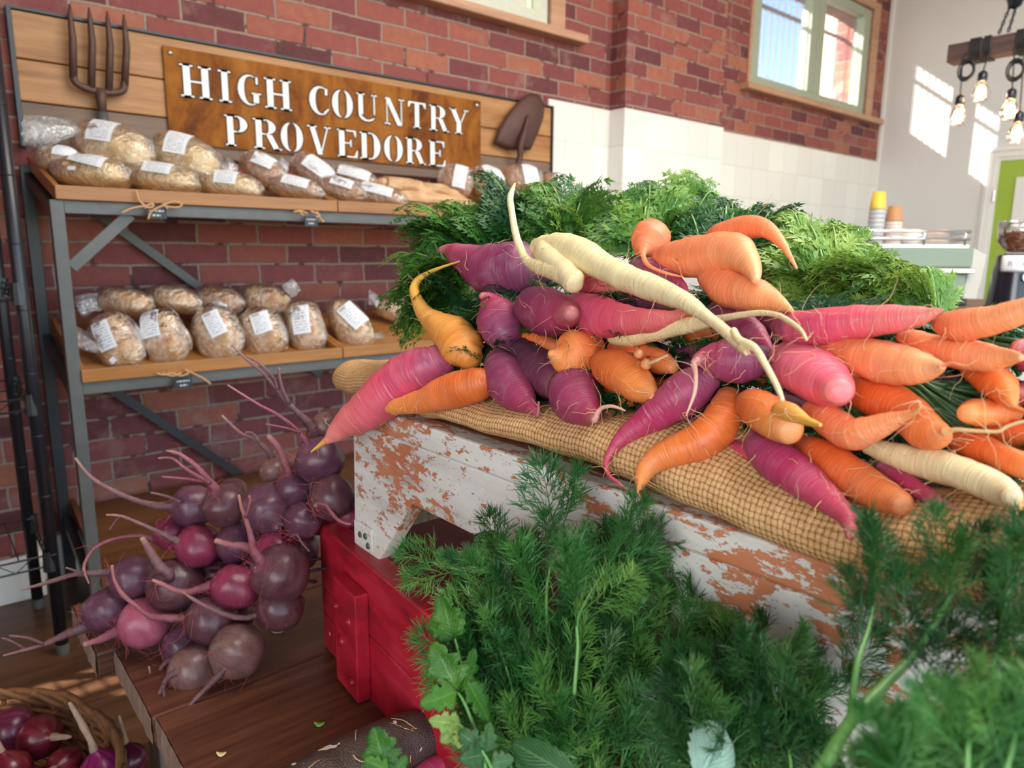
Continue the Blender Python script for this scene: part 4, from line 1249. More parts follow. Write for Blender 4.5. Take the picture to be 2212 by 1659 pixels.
# shaped front board: (y, z) outline
outline = [(0.886, 0.905), (0.893, 0.722), (0.825, 0.719), (0.737, 0.826), (0.62, 0.826), (0.3, 0.822), (0.21, 0.818), (0.12, 0.722), (0.03, 0.722), (0.025, 0.905)]
mb = MB(); mb.prism([(-y, z) for y, z in outline], (BX, 0, 0), (0, -1, 0), (0, 0, 1), -0.026)
mb.build('front_board', M['chipped'], bn, bevel=0.003)
mb = MB(); mb.prism([(-y, z) for y, z in outline], (BX + 0.33, 0, 0), (0, -1, 0), (0, 0, 1), -0.026)
mb.build('back_board', M['chipped'], bn, bevel=0.003)
mb = MB(); mb.box((BX + 0.027, 0.84, 0.75), (BX + 0.329, 0.866, 0.904)); mb.build('end_board', M['raw_edge'], bn)
mb = MB(); mb.box((BX + 0.027, 0.05, 0.75), (BX + 0.329, 0.075, 0.904)); mb.build('end_board', M['raw_edge'], bn)
mb = MB(); mb.box((BX - 0.002, 0.02, 0.9055), (BX + 0.028, 0.889, BZ)); mb.build('top_edge_strip', M['chipped_more'], bn, bevel=0.003)
mb = MB(); mb.box((BX + 0.0285, 0.02, 0.9055), (BX + 0.36, 0.889, BZ - 0.001)); mb.build('seat_board', M['bare_top'], bn, bevel=0.002)
br = MB(); br.box((BX - 0.0035, 0.836, 0.727), (BX - 0.0002, 0.886, 0.762)); pb_ = br.build('corner_plate', M['chipped'], bn, bevel=0.001)
for y, z in ((0.868, 0.745), (0.853, 0.747), (0.846, 0.735)):
    MB().lathe([(0, 0.002), (0.0035, 0.002), (0.005, 0.0005), (0.005, 0)], (BX - 0.0035, y, z), (-1, 0, 0), 12).build('screw', M['steel'], pb_)

def burlap_mat():
    t = NT('burlap')
    uv = t.n('TexCoord').outputs['UV']
    wob = t.noise(t.n('Mapping', {'Vector': uv, 'Scale': (90, 90, 1)}).outputs[0], 1.0, 2)
    s = t.n('SeparateXYZ', {0: uv})
    PITCH = 0.0046
    k = pi / PITCH
    wb_ = t.math('MULTIPLY', t.math('SUBTRACT', wob, 0.5), 2.0)
    a = t.math('ADD', t.math('MULTIPLY', s.outputs[0], k), wb_)
    b = t.math('ADD', t.math('MULTIPLY', s.outputs[1], k), wb_)
    sa, sb = t.math('ABSOLUTE', t.math('SINE', a)), t.math('ABSOLUTE', t.math('SINE', b))
    # fine plies of each thread
    fa, fb = t.math('ABSOLUTE', t.math('SINE', t.math('MULTIPLY', a, 2.0))), t.math('ABSOLUTE', t.math('SINE', t.math('MULTIPLY', b, 2.0)))
    ca = t.math('FLOOR', t.math('DIVIDE', a, pi)); cb = t.math('FLOOR', t.math('DIVIDE', b, pi))
    par = t.math('ABSOLUTE', t.math('MODULO', t.math('ADD', ca, cb), 2.0))
    pa, pb = t.math('POWER', sa, 0.55), t.math('POWER', sb, 0.55)
    warp = t.math('MAXIMUM', t.math('MULTIPLY', pa, t.math('ADD', 0.7, t.math('MULTIPLY', sb, 0.3))), t.math('MULTIPLY', pb, 0.55))
    weft = t.math('MAXIMUM', t.math('MULTIPLY', pb, t.math('ADD', 0.7, t.math('MULTIPLY', sa, 0.3))), t.math('MULTIPLY', pa, 0.55))
    h = t.n('Mix', {0: par, 2: warp, 3: weft}, data_type='FLOAT').outputs[0]
    ply = t.n('Mix', {0: par, 2: fa, 3: fb}, data_type='FLOAT').outputs[0]
    h2 = t.math('ADD', h, t.math('MULTIPLY', ply, 0.18))
    fz = t.noise(t.n('Mapping', {'Vector': uv, 'Scale': (700, 700, 1)}).outputs[0], 1.0, 3)
    lo = t.noise(t.n('Mapping', {'Vector': uv, 'Scale': (60, 60, 1)}).outputs[0], 1.0, 3)
    f = t.math('ADD', t.math('MULTIPLY', h2, 0.75), t.math('MULTIPLY', t.math('SUBTRACT', t.math('ADD', fz, lo), 1.0), 0.55))
    c = t.ramp(f, [(0.08, lin(112, 78, 46)), (0.32, lin(166, 124, 78)), (0.58, lin(198, 154, 102)), (0.9, lin(230, 192, 142))])  # low spots between threads coloured darker, painting in the shade of the holes
    t.bsdf(c, 0.85, t.bump(h2, 0.6, 0.002), **{'Specular IOR Level': 0.15})
    return t.m
M['burlap'] = burlap_mat()
prof = [(-0.25, .94, 1.0, .452), (-.1, .94, 1.0, .452), (.1, .943, 1.0, .448), (.16, .938, .985, .446), (.2, .934, .976, .446), (.25, .936, .982, .448), (.3, .941, .988, .452), (.36, .943, .995, .452), (.45, .951, .987, .452), (.57, .950, .98, .456),
        (.7, .941, .968, .465), (.78, .938, .957, .485), (.86, .939, .955, .515), (.93, .928, .956, .525), (1.0, .918, .958, .528), (1.06, .912, .956, .53), (1.11, .912, .95, .545), (1.14, .922, .938, .59)]
pf = catmull(prof, 9)
vs, fs, uvs = [], [], []
rows = []
for (y, zb, zt_, xf) in pf:
    hh = zt_ - zb
    sec = catmull([(xf + .06, zb + .001), (xf + .018, zb + .0005), (xf + .001, zb + hh * .28), (xf + .004, zb + hh * .65), (xf + .022, zt_ - hh * .08), (xf + .05, zt_), (xf + .10, zt_ - .006), (xf + .2, min(zt_ - .004, .962)), (.80, .955), (.88, .95 - .05 * (y > .9) * 0)], 6)
    L = 0; row = []
    for i, (x, z) in enumerate(sec):
        if i: L += sqrt((x - sec[i - 1][0]) ** 2 + (z - sec[i - 1][1]) ** 2)
        nz = 0.006 * noise.noise(Vector((x * 9, y * 11, 2))) * min(1, i / 10)
        wr = 0.0032 * noise.noise(Vector((x * 26, y * 20, 9)))
        row.append((Vector((x + wr * .6, y, z + nz + wr)), (y, L)))
    rows.append(row)
n = len(rows[0])
for r_ in rows:
    vs.extend(p for p, _ in r_)
for j in range(len(rows) - 1):
    for i in range(n - 1):
        fs.append((j * n + i, (j + 1) * n + i, (j + 1) * n + i + 1, j * n + i + 1))
        uvs.append([rows[j][i][1], rows[j + 1][i][1], rows[j + 1][i + 1][1], rows[j][i + 1][1]])
mb = MB(); mb.add(vs, fs, uvs)
bl = mb.build('burlap_sacking', M['burlap'], smooth=True)
so = bl.modifiers.new('thick', 'SOLIDIFY'); so.thickness = 0.003; so.offset = -1
tag(bl, 'folded tan burlap sacking spread over the white bench under the carrots', 'burlap sack')
# ------------------------------------------------------------------ root vegetables
def root_material(name, crown, mid, tip, line=None, mottle=0.5, rough=0.42, rings=60, dirt=0.5, chalk=0.28):
    t = NT(name)
    uv = t.n('TexCoord').outputs['UV']
    s = t.n('SeparateXYZ', {0: uv})
    obn = t.noise(t.coord(), 55, 4, 0.6)
    v = t.math('ADD', s.outputs[1], t.math('MULTIPLY', t.math('SUBTRACT', obn, 0.5), 0.35))
    c = t.ramp(v, [(0.06, crown), (0.42, mid), (0.86, tip), (1.0, tuple(0.72 * a + 0.28 * b for a, b in zip(tip, lin(222, 184, 140))))])
    mo = t.noise(t.n('Mapping', {'Vector': uv, 'Scale': (3.0, 26, 1)}).outputs[0], 1.0, 4, 0.65)
    c = t.mix(t.math('MULTIPLY', t.ramp(mo, [(0.35, 0.0), (0.72, 1.0)]), mottle), c, tuple(min(1, x * 1.5 + 0.03) for x in mid))
    ch = t.ramp(t.noise(t.coord('Object', (1, 1, 1), (6, 2, 9)), 34, 5, 0.7, 0.6), [(0.5, 0.0), (0.75, 1.0)])
    c = t.mix(t.math('MULTIPLY', ch, chalk), c, tuple(0.35 * a + b for a, b in zip(mid, lin(150, 138, 140))))
    ln = t.noise(t.n('Mapping', {'Vector': uv, 'Scale': (2.2, rings * 1.3, 1), 'Rotation': (0, 0, 0.03)}).outputs[0], 1.0, 2, 0.5, 0.4)
    lm = t.ramp(ln, [(0.66, 0.0), (0.70, 1.0)])
    c = t.mix(t.math('MULTIPLY', lm, 0.42), c, line or tuple(min(1, x * 1.6 + 0.12) for x in mid))
    dn = t.ramp(t.noise(t.coord('Object', (1, 1, 1), (2, 2, 2)), 230, 3, 0.6), [(0.68, 0.0), (0.72, 1.0)])
    dm = t.ramp(t.noise(t.coord(), 22, 3, 0.6), [(0.45, 0.0), (0.6, 1.0)])
    c = t.mix(t.math('MULTIPLY', t.math('MULTIPLY', dn, dm), dirt), c, (0.09, 0.045, 0.025))
    rg = t.noise(t.n('Mapping', {'Vector': uv, 'Scale': (1.6, rings, 1)}).outputs[0], 1.0, 3, 0.6)
    t.bsdf(c, rough, t.bump(t.math('SUBTRACT', rg, t.math('MULTIPLY', lm, 0.35)), 0.32, 0.004), **{'Specular IOR Level': 0.42})
    return t.m
M['purple'] = root_material('purple_carrot_skin', lin(100, 58, 84), lin(134, 50, 86), lin(172, 54, 86), lin(205, 150, 165), chalk=0.4)
M['magenta'] = root_material('magenta_carrot_skin', lin(140, 72, 104), lin(168, 46, 86), lin(200, 80, 98), lin(226, 160, 175))
M['pink'] = root_material('pink_carrot_skin', lin(130, 66, 96), lin(204, 72, 98), lin(224, 128, 116), lin(240, 190, 185))
M['rosy'] = root_material('rosy_carrot_skin', lin(196, 96, 112), lin(218, 104, 124), lin(232, 92, 112), lin(245, 190, 190), 0.8)
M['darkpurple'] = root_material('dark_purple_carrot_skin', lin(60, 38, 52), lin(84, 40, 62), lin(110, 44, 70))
M['orange'] = root_material('orange_carrot_skin', lin(190, 88, 34), lin(224, 110, 46), lin(236, 148, 74), lin(244, 186, 130))
M['lit_orange'] = root_material('lit_orange_carrot_skin', lin(216, 104, 66), lin(232, 128, 82), lin(238, 160, 104), lin(246, 200, 160))  # paler copy of orange; light on the right-hand carrots put into the colour
M['rust_orange'] = root_material('deep_orange_carrot_skin', lin(186, 74, 28), lin(212, 92, 36), lin(230, 134, 70))
M['yellow'] = root_material('yellow_carrot_skin', lin(218, 130, 52), lin(234, 160, 72), lin(243, 196, 66), lin(248, 214, 150))
M['white'] = root_material('cream_carrot_skin', lin(226, 208, 152), lin(232, 214, 164), lin(222, 204, 160), lin(190, 160, 105), 0.3, dirt=0.8)
M['tail_pale'] = root_material('pale_tail_skin', lin(206, 132, 128), lin(222, 166, 148), lin(228, 190, 156), None, 0.3)
M['tail_cream'] = root_material('cream_tail_skin', lin(228, 160, 96), lin(232, 192, 132), lin(226, 196, 150), None, 0.3)
M['thread'] = plain('pale_root_hair', lin(216, 178, 132), 0.7)
M['thread_pink'] = plain('pinkish_root_hair', lin(206, 150, 140), 0.7)
M['cut'] = plain('cut_root_core', lin(236, 170, 70), 0.6)

PP, PN = Vector((0.44, 0, 0.95)), Vector((1, 0, -0.6)).normalized()
def pile(u, v, off=0.0):
    d = depth_on_plane(u, v, PP, PN) + off
    return at(u, v, d), d
def hairs(t, samples, n, lmin, lmax, rnd, mat, rad=0.00026):
    """fine rootlets: start on the skin, wander, lift off"""
    for _ in range(n):
        p, nv, L0 = samples[rnd.randrange(len(samples))]
        L = rnd.uniform(lmin, lmax)
        tang = nv.cross(Vector((rnd.gauss(0, 1), rnd.gauss(0, 1), rnd.gauss(0, 1)))).normalized()
        d = (tang * 0.9 + nv * rnd.uniform(-0.05, 0.4)).normalized()
        pts = [p - nv * 0.001]
        k = 7
        q = p.copy()
        for i in range(k):
            d = (d + Vector((rnd.gauss(0, .3), rnd.gauss(0, .3), rnd.gauss(0, .3) - 0.05))).normalized()
            q = q + d * (L / k)
            pts.append(q.copy())
        r0 = rad * rnd.uniform(0.7, 1.5)
        MB().tube(pts, [r0 * (1 - 0.75 * i / k) for i in range(k + 1)], 4, caps=False).build('rootlet', mat, t)

_cs = [0]
def carrot(label, mat, chains, off=(0.0, 0.0), hair=12, thread='thread', group='loose rainbow carrots heaped on the burlap', lump=0.10, kind='carrot', extra=None):
    """chains: list of (pts (u,v,r px), off0, off1) ; first one is the main root"""
    _cs[0] += 1
    sd = _cs[0]
    rnd = random.Random(sd * 11)
    first = True
    samples = []
    t = None
    for ch in chains:
        pts, o0, o1 = ch[:3]
        W, R = [], []
        m = len(pts)
        for i, (u, v, r) in enumerate(pts):
            p, d = pile(u, v, o0 + (o1 - o0) * i / (m - 1))
            W.append(p); R.append(r * (1.06 if r > 14 else 1) * d / FPX)
        if t is None:
            t = thing('carrot', label, kind, W[0], group)
        mb = MB()
        P2, R2, vv = sweep(mb, W, R, 5, 20, lump, 0.05, sd)
        mb.build('root' if first else 'side_root', M[ch[3] if len(ch) > 3 else mat], t, smooth=True)
        seg = 20
        for i in range(4, len(P2) - 3):
            for k in range(seg):
                p = vv[i * seg + k]
                nv = (p - P2[i])
                if nv.length < 1e-5: continue
                nv.normalize()
                if nv.dot(FWD) < -0.15:
                    samples.append((p, nv, R2[i]))
        first = False
    if hair and samples:
        hairs(t, samples, max(9, int(hair * 0.8)), 0.010, 0.034, rnd, M[thread])
    if extra:
        extra(t)
    return t
# crown -> tip; third value is the radius in photograph pixels
carrot('large magenta carrot hanging out over the bench corner with a yellow tip', 'pink',
       [([(948, 782, 36), (925, 795, 45), (885, 816, 50), (835, 850, 49), (790, 888, 40), (748, 916, 29), (722, 938, 19), (706, 952, 9)], 0.015, -0.03), ([(722, 938, 9), (708, 949, 8.5), (696, 958, 5.5), (684, 967, 3.5), (672, 976, 1.5)], -0.028, -0.034, 'yellow')], hair=14)
carrot('smooth orange carrot with blunt bent tip beside the large magenta one at the left', 'orange',
       [([(1035, 828, 34), (1005, 836, 38), (960, 850, 35), (918, 865, 27), (880, 874, 20), (854, 879, 16), (838, 884, 9)], 0.0, -0.02)], hair=14)
carrot('yellow carrot with a long tip curling upwards like a tail', 'yellow',
       [([(1012, 768, 30), (1000, 752, 42), (978, 725, 40), (955, 708, 33), (932, 692, 22), (914, 672, 17), (902, 648, 13), (895, 625, 11), (902, 606, 8), (925, 590, 5), (955, 577, 3.2), (992, 565, 1.5)], 0.02, -0.02),
        ], hair=26)
carrot('fat purple carrot at the top left with an upturned pink tip', 'purple',
       [([(1150, 580, 40), (1125, 580, 54), (1085, 585, 56), (1045, 577, 46), (1012, 562, 32), (985, 548, 22), (968, 540, 13), (952, 540, 7)], 0.05, -0.01)], hair=14)
carrot('purple carrot with a small pink tip folded over, under the fat purple one', 'purple',
       [([(1105, 738, 28), (1092, 722, 42), (1078, 695, 45), (1066, 668, 36), (1055, 650, 22), (1046, 641, 12), (1040, 640, 6)], 0.05, -0.03)], hair=12)
def cut_end(u, v, r, off):
    def f(t):
        p, d = pile(u, v, off)
        mb = MB(); mb.lathe([(0, 0.002), (r * d / FPX * 0.8, 0.002), (r * d / FPX, 0)], p, -FWD, 12)
        mb.build('cut_tip', M['cut'], t)
    return f
carrot('blunt purple carrot pointing at the viewer with a tiny cut orange core', 'purple',
       [([(1150, 662, 38), (1165, 668, 48), (1195, 678, 47), (1222, 678, 32), (1234, 677, 16)], 0.04, -0.045)], hair=16, extra=None)
carrot('crimson pink carrot lying left to right with a curved pale tip under the cream root', 'pink',
       [([(1248, 668, 34), (1275, 679, 41), (1310, 687, 40), (1350, 692, 33), (1395, 694, 27), (1428, 690, 20), (1458, 682, 12), (1480, 672, 7), (1496, 656, 4), (1500, 640, 2)], 0.02, -0.04)], hair=16)
carrot('twisted cream root on top of the heap with one branch standing straight up', 'white',
       [([(1168, 536, 22), (1190, 535, 29), (1225, 540, 33), (1262, 552, 33), (1302, 576, 29), (1350, 600, 28), (1402, 620, 26), (1450, 638, 23), (1488, 657, 18), (1520, 680, 14), (1553, 704, 13), (1582, 730, 13), (1604, 752, 11), (1613, 762, 7)], -0.03, -0.085),
        ([(1180, 545, 26), (1205, 570, 26), (1226, 592, 25), (1240, 612, 22)], -0.045, -0.06),
        ([(1242, 602, 20), (1215, 592, 21), (1188, 583, 18), (1162, 576, 15), (1140, 564, 11), (1126, 542, 9), (1114, 505, 8), (1106, 460, 7), (1102, 430, 7), (1107, 410, 5), (1112, 397, 2.5)], -0.06, -0.03),
        ([(1585, 715, 8), (1597, 734, 8.5), (1629, 750, 8), (1654, 789, 8), (1677, 832, 7), (1690, 864, 5)], -0.085, -0.09)], hair=34, lump=0.1)
carrot('small round orange carrot on top with a thin tail root, left of the forked one', 'lit_orange',
       [([(1408, 508, 36), (1406, 517, 41), (1400, 528, 35), (1393, 538, 17), (1389, 550, 7), (1396, 568, 5), (1412, 580, 4), (1442, 591, 3), (1475, 598, 1.5)], 0.02, -0.05)], hair=12)
carrot('violet carrot tucked under the small round orange one, thin tail over the cream root', 'purple',
       [([(1385, 578, 26), (1402, 592, 33), (1430, 596, 30), (1455, 606, 17), (1474, 618, 10), (1484, 634, 5), (1489, 650, 2)], 0.01, -0.04)], hair=8)
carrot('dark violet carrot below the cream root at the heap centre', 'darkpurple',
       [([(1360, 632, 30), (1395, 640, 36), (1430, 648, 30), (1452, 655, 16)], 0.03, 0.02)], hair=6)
carrot('big salmon orange carrot with two thick legs on the upper right', 'lit_orange',
       [([(1438, 556, 26), (1462, 558, 36), (1505, 556, 42), (1550, 548, 44), (1588, 546, 38), (1614, 564, 27), (1628, 588, 17), (1632, 606, 9)], -0.005, -0.05),
        ([(1525, 580, 26), (1556, 608, 38), (1600, 630, 39), (1640, 640, 33), (1672, 652, 21), (1697, 664, 11), (1713, 673, 3)], 0.0, -0.035)], hair=16)
carrot('orange carrot arching over the top right with a thin hooked tip', 'lit_orange',
       [([(1540, 522, 22), (1560, 508, 26), (1595, 494, 25), (1632, 489, 22), (1663, 500, 16), (1688, 525, 10), (1704, 550, 6), (1721, 580, 2)], 0.03, -0.03)], hair=8)
carrot('slender cream root under the crimson carrot with a long wavy tail', 'white',
       [([(1330, 728, 18), (1362, 726, 22), (1405, 716, 23), (1450, 708, 20), (1490, 702, 17), (1532, 695, 13), (1570, 686, 8), (1605, 680, 7), (1645, 676, 6.5), (1680, 681, 6), (1708, 696, 6), (1730, 714, 5), (1742, 734, 3)], 0.03, -0.09)], hair=10)
carrot('long straight pink carrot lying level across the right of the heap', 'pink',
       [([(1692, 705, 24), (1716, 707, 35), (1766, 706, 37), (1849, 697, 34), (1932, 690, 29), (1987, 683, 21), (2015, 676, 12), (2036, 669, 3)], -0.01, -0.03)], hair=18)
carrot('orange carrot at the top right edge beyond the long pink one', 'lit_orange',
       [([(2033, 700, 18), (2048, 701, 27), (2080, 702, 33), (2126, 694, 32), (2180, 680, 29), (2235, 662, 24)], 0.0, -0.02)], hair=12)
carrot('thick rosy carrot with a blunt cut-looking end facing the viewer', 'rosy',
       [([(1688, 775, 32), (1712, 786, 46), (1745, 804, 54), (1778, 822, 52), (1802, 838, 40), (1812, 845, 28)], 0.02, -0.04)], hair=24)
carrot('broad orange carrot with forked tail threads below the long pink carrot', 'lit_orange',
       [([(1785, 745, 20), (1835, 762, 34), (1890, 777, 43), (1946, 789, 41), (1990, 795, 32), (2020, 794, 19), (2036, 792, 8)], 0.0, -0.03),
        ([(2030, 792, 6), (2055, 785, 4), (2085, 790, 2.5), (2110, 778, 1)], -0.03, -0.035)], hair=16)
carrot('orange carrot with a yellow stub tip near the right edge, over the small tailed one', 'lit_orange',
       [([(1955, 728, 16), (2010, 750, 27), (2080, 766, 33), (2140, 774, 27), (2180, 772, 17), (2206, 773, 8)], 0.02, -0.01)], hair=10)
carrot('small orange carrot at the right edge whose thin tail runs out of the picture', 'orange',
       [([(2098, 793, 22), (2138, 820, 31), (2164, 838, 31), (2178, 862, 19), (2187, 878, 9), (2205, 886, 5), (2232, 892, 4)], 0.03, -0.005)], hair=8)
carrot('round-ended orange carrot pointing at the viewer near the right edge', 'orange',
       [([(2180, 890, 24), (2145, 890, 29), (2110, 890, 29), (2090, 892, 20)], 0.05, 0.0)], hair=4)
carrot('deep orange carrot with a knee bend and thin tail to the right edge', 'rust_orange',
       [([(1835, 838, 30), (1895, 860, 42), (1955, 888, 41), (1998, 928, 38), (2026, 938, 27), (2046, 932, 11)], 0.02, -0.015), ([(2040, 933, 9), (2054, 930, 6), (2070, 928, 4.5), (2110, 931, 4), (2155, 932, 3.5), (2178, 920, 3.2), (2225, 906, 3)], -0.016, -0.025, 'tail_cream')], hair=14)
carrot('salmon carrot bent like an elbow with a thin upturned yellow tip', 'lit_orange',
       [([(1752, 890, 22), (1795, 912, 34), (1835, 938, 33), (1872, 931, 29), (1918, 913, 21), (1954, 898, 12), (1975, 890, 6.5), (1987, 878, 4.5), (1982, 865, 2)], 0.0, -0.04)], hair=16)
carrot('stubby orange carrot with a yellow pointed nose below the thick rosy one', 'orange',
       [([(1612, 868, 20), (1626, 876, 34), (1650, 890, 41), (1682, 912, 41), (1706, 930, 30)], 0.0, -0.035),
        ([(1690, 888, 22), (1712, 893, 19), (1738, 907, 12), (1756, 914, 8), (1772, 918, 4)], -0.04, -0.07, 'yellow')], hair=22)
carrot('magenta carrot hanging down over the burlap edge at the lower right', 'magenta',
       [([(1630, 952, 22), (1644, 970, 33), (1678, 996, 41), (1725, 1028, 41), (1772, 1066, 32), (1806, 1094, 25), (1829, 1116, 20), (1837, 1142, 15), (1836, 1160, 9)], 0.0, -0.02)], hair=26)
carrot('dark orange carrot with a blunt brown end next to the hanging magenta one', 'rust_orange',
       [([(1738, 962, 22), (1778, 988, 36), (1832, 1026, 40), (1885, 1058, 38), (1928, 1080, 31), (1948, 1090, 25)], 0.015, 0.0)], hair=10)
carrot('small magenta carrot tip poking out low between the dark orange and the cream root', 'magenta',
       [([(1905, 1008, 12), (1950, 1035, 18), (1990, 1062, 18), (2032, 1085, 12), (2082, 1106, 2)], 0.02, 0.0)], hair=8)
carrot('knobbly cream root lying at the lower right of the heap', 'white',
       [([(1880, 965, 18), (1955, 990, 29), (2025, 1005, 33), (2095, 1028, 34), (2160, 1058, 32), (2186, 1072, 20)], 0.02, -0.01)], hair=12, lump=0.12)
carrot('deep orange carrot at the right edge above the knobbly cream root', 'rust_orange',
       [([(2050, 948, 18), (2105, 964, 29), (2145, 978, 27), (2190, 998, 28), (2240, 1014, 25)], 0.03, 0.01)], hair=4)
carrot('orange carrot bent in an S over the front edge of the burlap', 'orange',
       [([(1572, 862, 26), (1566, 890, 36), (1550, 925, 41), (1515, 952, 39), (1474, 968, 35), (1430, 986, 29), (1400, 1008, 22), (1387, 1033, 16), (1382, 1050, 9), (1377, 1060, 3), (1383, 1073, 1.2)], 0.01, -0.03)], hair=26)
carrot('magenta carrot in front with a long thin tail curling over the bench edge', 'magenta',
       [([(1520, 818, 34), (1485, 846, 44), (1432, 884, 38), (1388, 914, 27), (1346, 945, 18), (1321, 975, 11), (1309, 1003, 6), (1316, 1027, 4), (1338, 1044, 3), (1353, 1057, 1.3)], 0.0, -0.02)], hair=20)
carrot('mauve carrot whose blunt nose drops a thin straight root', 'purple',
       [([(1640, 778, 30), (1615, 780, 43), (1570, 778, 45), (1534, 775, 31), (1512, 777, 18), (1502, 781, 9)], 0.0, -0.035), ([(1506, 778, 8), (1499, 786, 7.5), (1503, 812, 5.5), (1500, 850, 4.5), (1482, 898, 1.6)], -0.038, -0.04, 'tail_pale')], hair=20)
carrot('plum carrot running down behind the thin cream branch', 'purple',
       [([(1560, 675, 30), (1595, 702, 33), (1628, 725, 28), (1652, 747, 15), (1664, 764, 9), (1672, 777, 6)], 0.03, -0.01)], hair=10)
carrot('dark wine coloured carrot shoulder behind the salmon two-legged carrot', 'darkpurple',
       [([(1560, 640, 30), (1610, 665, 34), (1660, 690, 28), (1700, 705, 14)], 0.06, 0.03)], hair=4)
carrot('orange carrot facing out with a beard of tangled rootlets', 'orange',
       [([(1272, 752, 34), (1255, 758, 46), (1236, 766, 47), (1215, 772, 36), (1200, 768, 18), (1190, 764, 8)], 0.03, -0.03)], hair=70)
def bumps(t):
    for (u, v, r) in ((1380, 764, 11), (1396, 787, 12)):
        p, d = pile(u, v, -0.02)
        mb = MB(); sweep(mb, [p + FWD * 0.01, p, p - FWD * 0.004 + UPV * 0.001], [r * d / FPX * k for k in (0.6, 1, 0.6)], 4, 12, 0.05, 0, 3)
        mb.build('nodule', M['lit_orange'], t, smooth=True)
    a, d = pile(1400, 786, -0.03); b, _ = pile(1420, 778, -0.035); c, _ = pile(1443, 767, -0.035)
    mb = MB(); mb.tube(catmull([a, b, c], 4), [0.0016] * 5 + [0.0011] * 4, 6); mb.build('tail_root', M['thread'], t)
carrot('plump orange carrot with two round nodules, under the slender cream root', 'orange',
       [([(1300, 782, 26), (1318, 794, 38), (1350, 812, 42), (1385, 838, 34), (1404, 854, 17), (1411, 861, 7)], 0.02, -0.02)], hair=10, extra=bumps)
carrot('brownish orange carrot behind the one with the nodules', 'rust_orange',
       [([(1330, 752, 18), (1380, 768, 28), (1425, 782, 26), (1455, 795, 14)], 0.05, 0.02)], hair=4)
carrot('glossy purple carrot in the front row with a pink tip pointing down right', 'purple',
       [([(1078, 786, 30), (1086, 804, 42), (1100, 830, 45), (1125, 858, 31), (1145, 878, 17), (1158, 890, 9), (1162, 896, 4), (1164, 868, 2.5)], 0.03, -0.01)], hair=10)
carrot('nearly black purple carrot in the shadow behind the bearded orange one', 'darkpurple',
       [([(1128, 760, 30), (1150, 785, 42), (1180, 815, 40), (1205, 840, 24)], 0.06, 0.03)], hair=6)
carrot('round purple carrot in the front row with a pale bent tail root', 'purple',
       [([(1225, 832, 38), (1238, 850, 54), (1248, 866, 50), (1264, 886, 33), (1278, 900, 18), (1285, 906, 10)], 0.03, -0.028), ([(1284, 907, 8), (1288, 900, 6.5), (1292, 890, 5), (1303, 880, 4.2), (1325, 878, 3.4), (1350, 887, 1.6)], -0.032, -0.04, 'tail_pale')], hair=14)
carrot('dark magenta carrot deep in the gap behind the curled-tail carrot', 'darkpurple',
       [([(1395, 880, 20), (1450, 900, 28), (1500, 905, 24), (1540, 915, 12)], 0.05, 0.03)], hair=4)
carrot('slim purple carrot lying low left of the hanging magenta one', 'magenta',
       [([(1520, 945, 14), (1555, 958, 19), (1600, 975, 20), (1640, 990, 16)], 0.04, 0.02)], hair=4)
carrot('reddish carrot under the cream root with a small coral nub', 'pink',
       [([(1240, 598, 22), (1268, 606, 28), (1305, 612, 25), (1330, 622, 14)], 0.03, 0.01), ([(1295, 606, 9), (1302, 609, 10), (1310, 611, 6)], -0.02, -0.03)], hair=6)
carrot('violet carrot cut by the right edge beside the yellow stub tip', 'purple',
       [([(2290, 790, 40), (2240, 770, 42), (2210, 756, 26), (2198, 748, 12)], 0.03, 0.01)], hair=3)
carrot('mauve carrot cut by the right edge under the tailed orange one', 'purple',
       [([(2300, 860, 40), (2250, 852, 42), (2215, 848, 24), (2203, 846, 12)], 0.045, 0.03)], hair=3)
carrot('red brown carrot cut by the right edge below the long thin tail', 'rust_orange',
       [([(2120, 925, 14), (2170, 935, 26), (2230, 945, 32), (2290, 955, 30)], 0.05, 0.04)], hair=3)

# carrots inside the heap, carrying the outer ones
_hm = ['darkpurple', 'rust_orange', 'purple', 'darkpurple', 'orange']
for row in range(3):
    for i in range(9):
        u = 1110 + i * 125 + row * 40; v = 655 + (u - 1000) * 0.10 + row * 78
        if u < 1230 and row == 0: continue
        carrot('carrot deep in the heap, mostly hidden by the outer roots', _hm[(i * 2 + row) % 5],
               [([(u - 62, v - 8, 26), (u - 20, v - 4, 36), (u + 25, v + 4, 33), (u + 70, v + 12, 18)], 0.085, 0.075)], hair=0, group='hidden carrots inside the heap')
# ------------------------------------------------------------------ beetroots
def beet_material(name, c0, c1, c2):
    t = NT(name)
    a = t.noise(t.coord(), 26, 5, 0.65)
    uv = t.n('TexCoord').outputs['UV']
    s = t.n('SeparateXYZ', {0: uv})
    st = t.noise(t.n('Mapping', {'Vector': uv, 'Scale': (7, 30, 1)}).outputs[0], 1.0, 3, 0.6)
    f = t.math('ADD', t.math('MULTIPLY', a, 0.6), t.math('MULTIPLY', st, 0.4))
    c = t.ramp(f, [(0.3, c0), (0.5, c1), (0.72, c2)])
    sc = t.ramp(t.noise(t.coord('Object', (1, 1, 1), (5, 1, 3)), 60, 5, 0.7), [(0.63, 0.0), (0.7, 1.0)])
    c = t.mix(t.math('MULTIPLY', sc, 0.62), c, lin(150, 112, 98))
    b = t.noise(t.coord(), 90, 3, 0.6)
    t.bsdf(c, 0.36, t.bump(b, 0.15, 0.003), **{'Specular IOR Level': 0.5})
    return t.m
M['beet_grey'] = beet_material('brownish_beet_skin', lin(86, 60, 58), lin(114, 82, 78), lin(142, 114, 102))
M['beet_violet'] = beet_material('violet_beet_skin', lin(68, 40, 54), lin(94, 56, 74), lin(122, 86, 100))
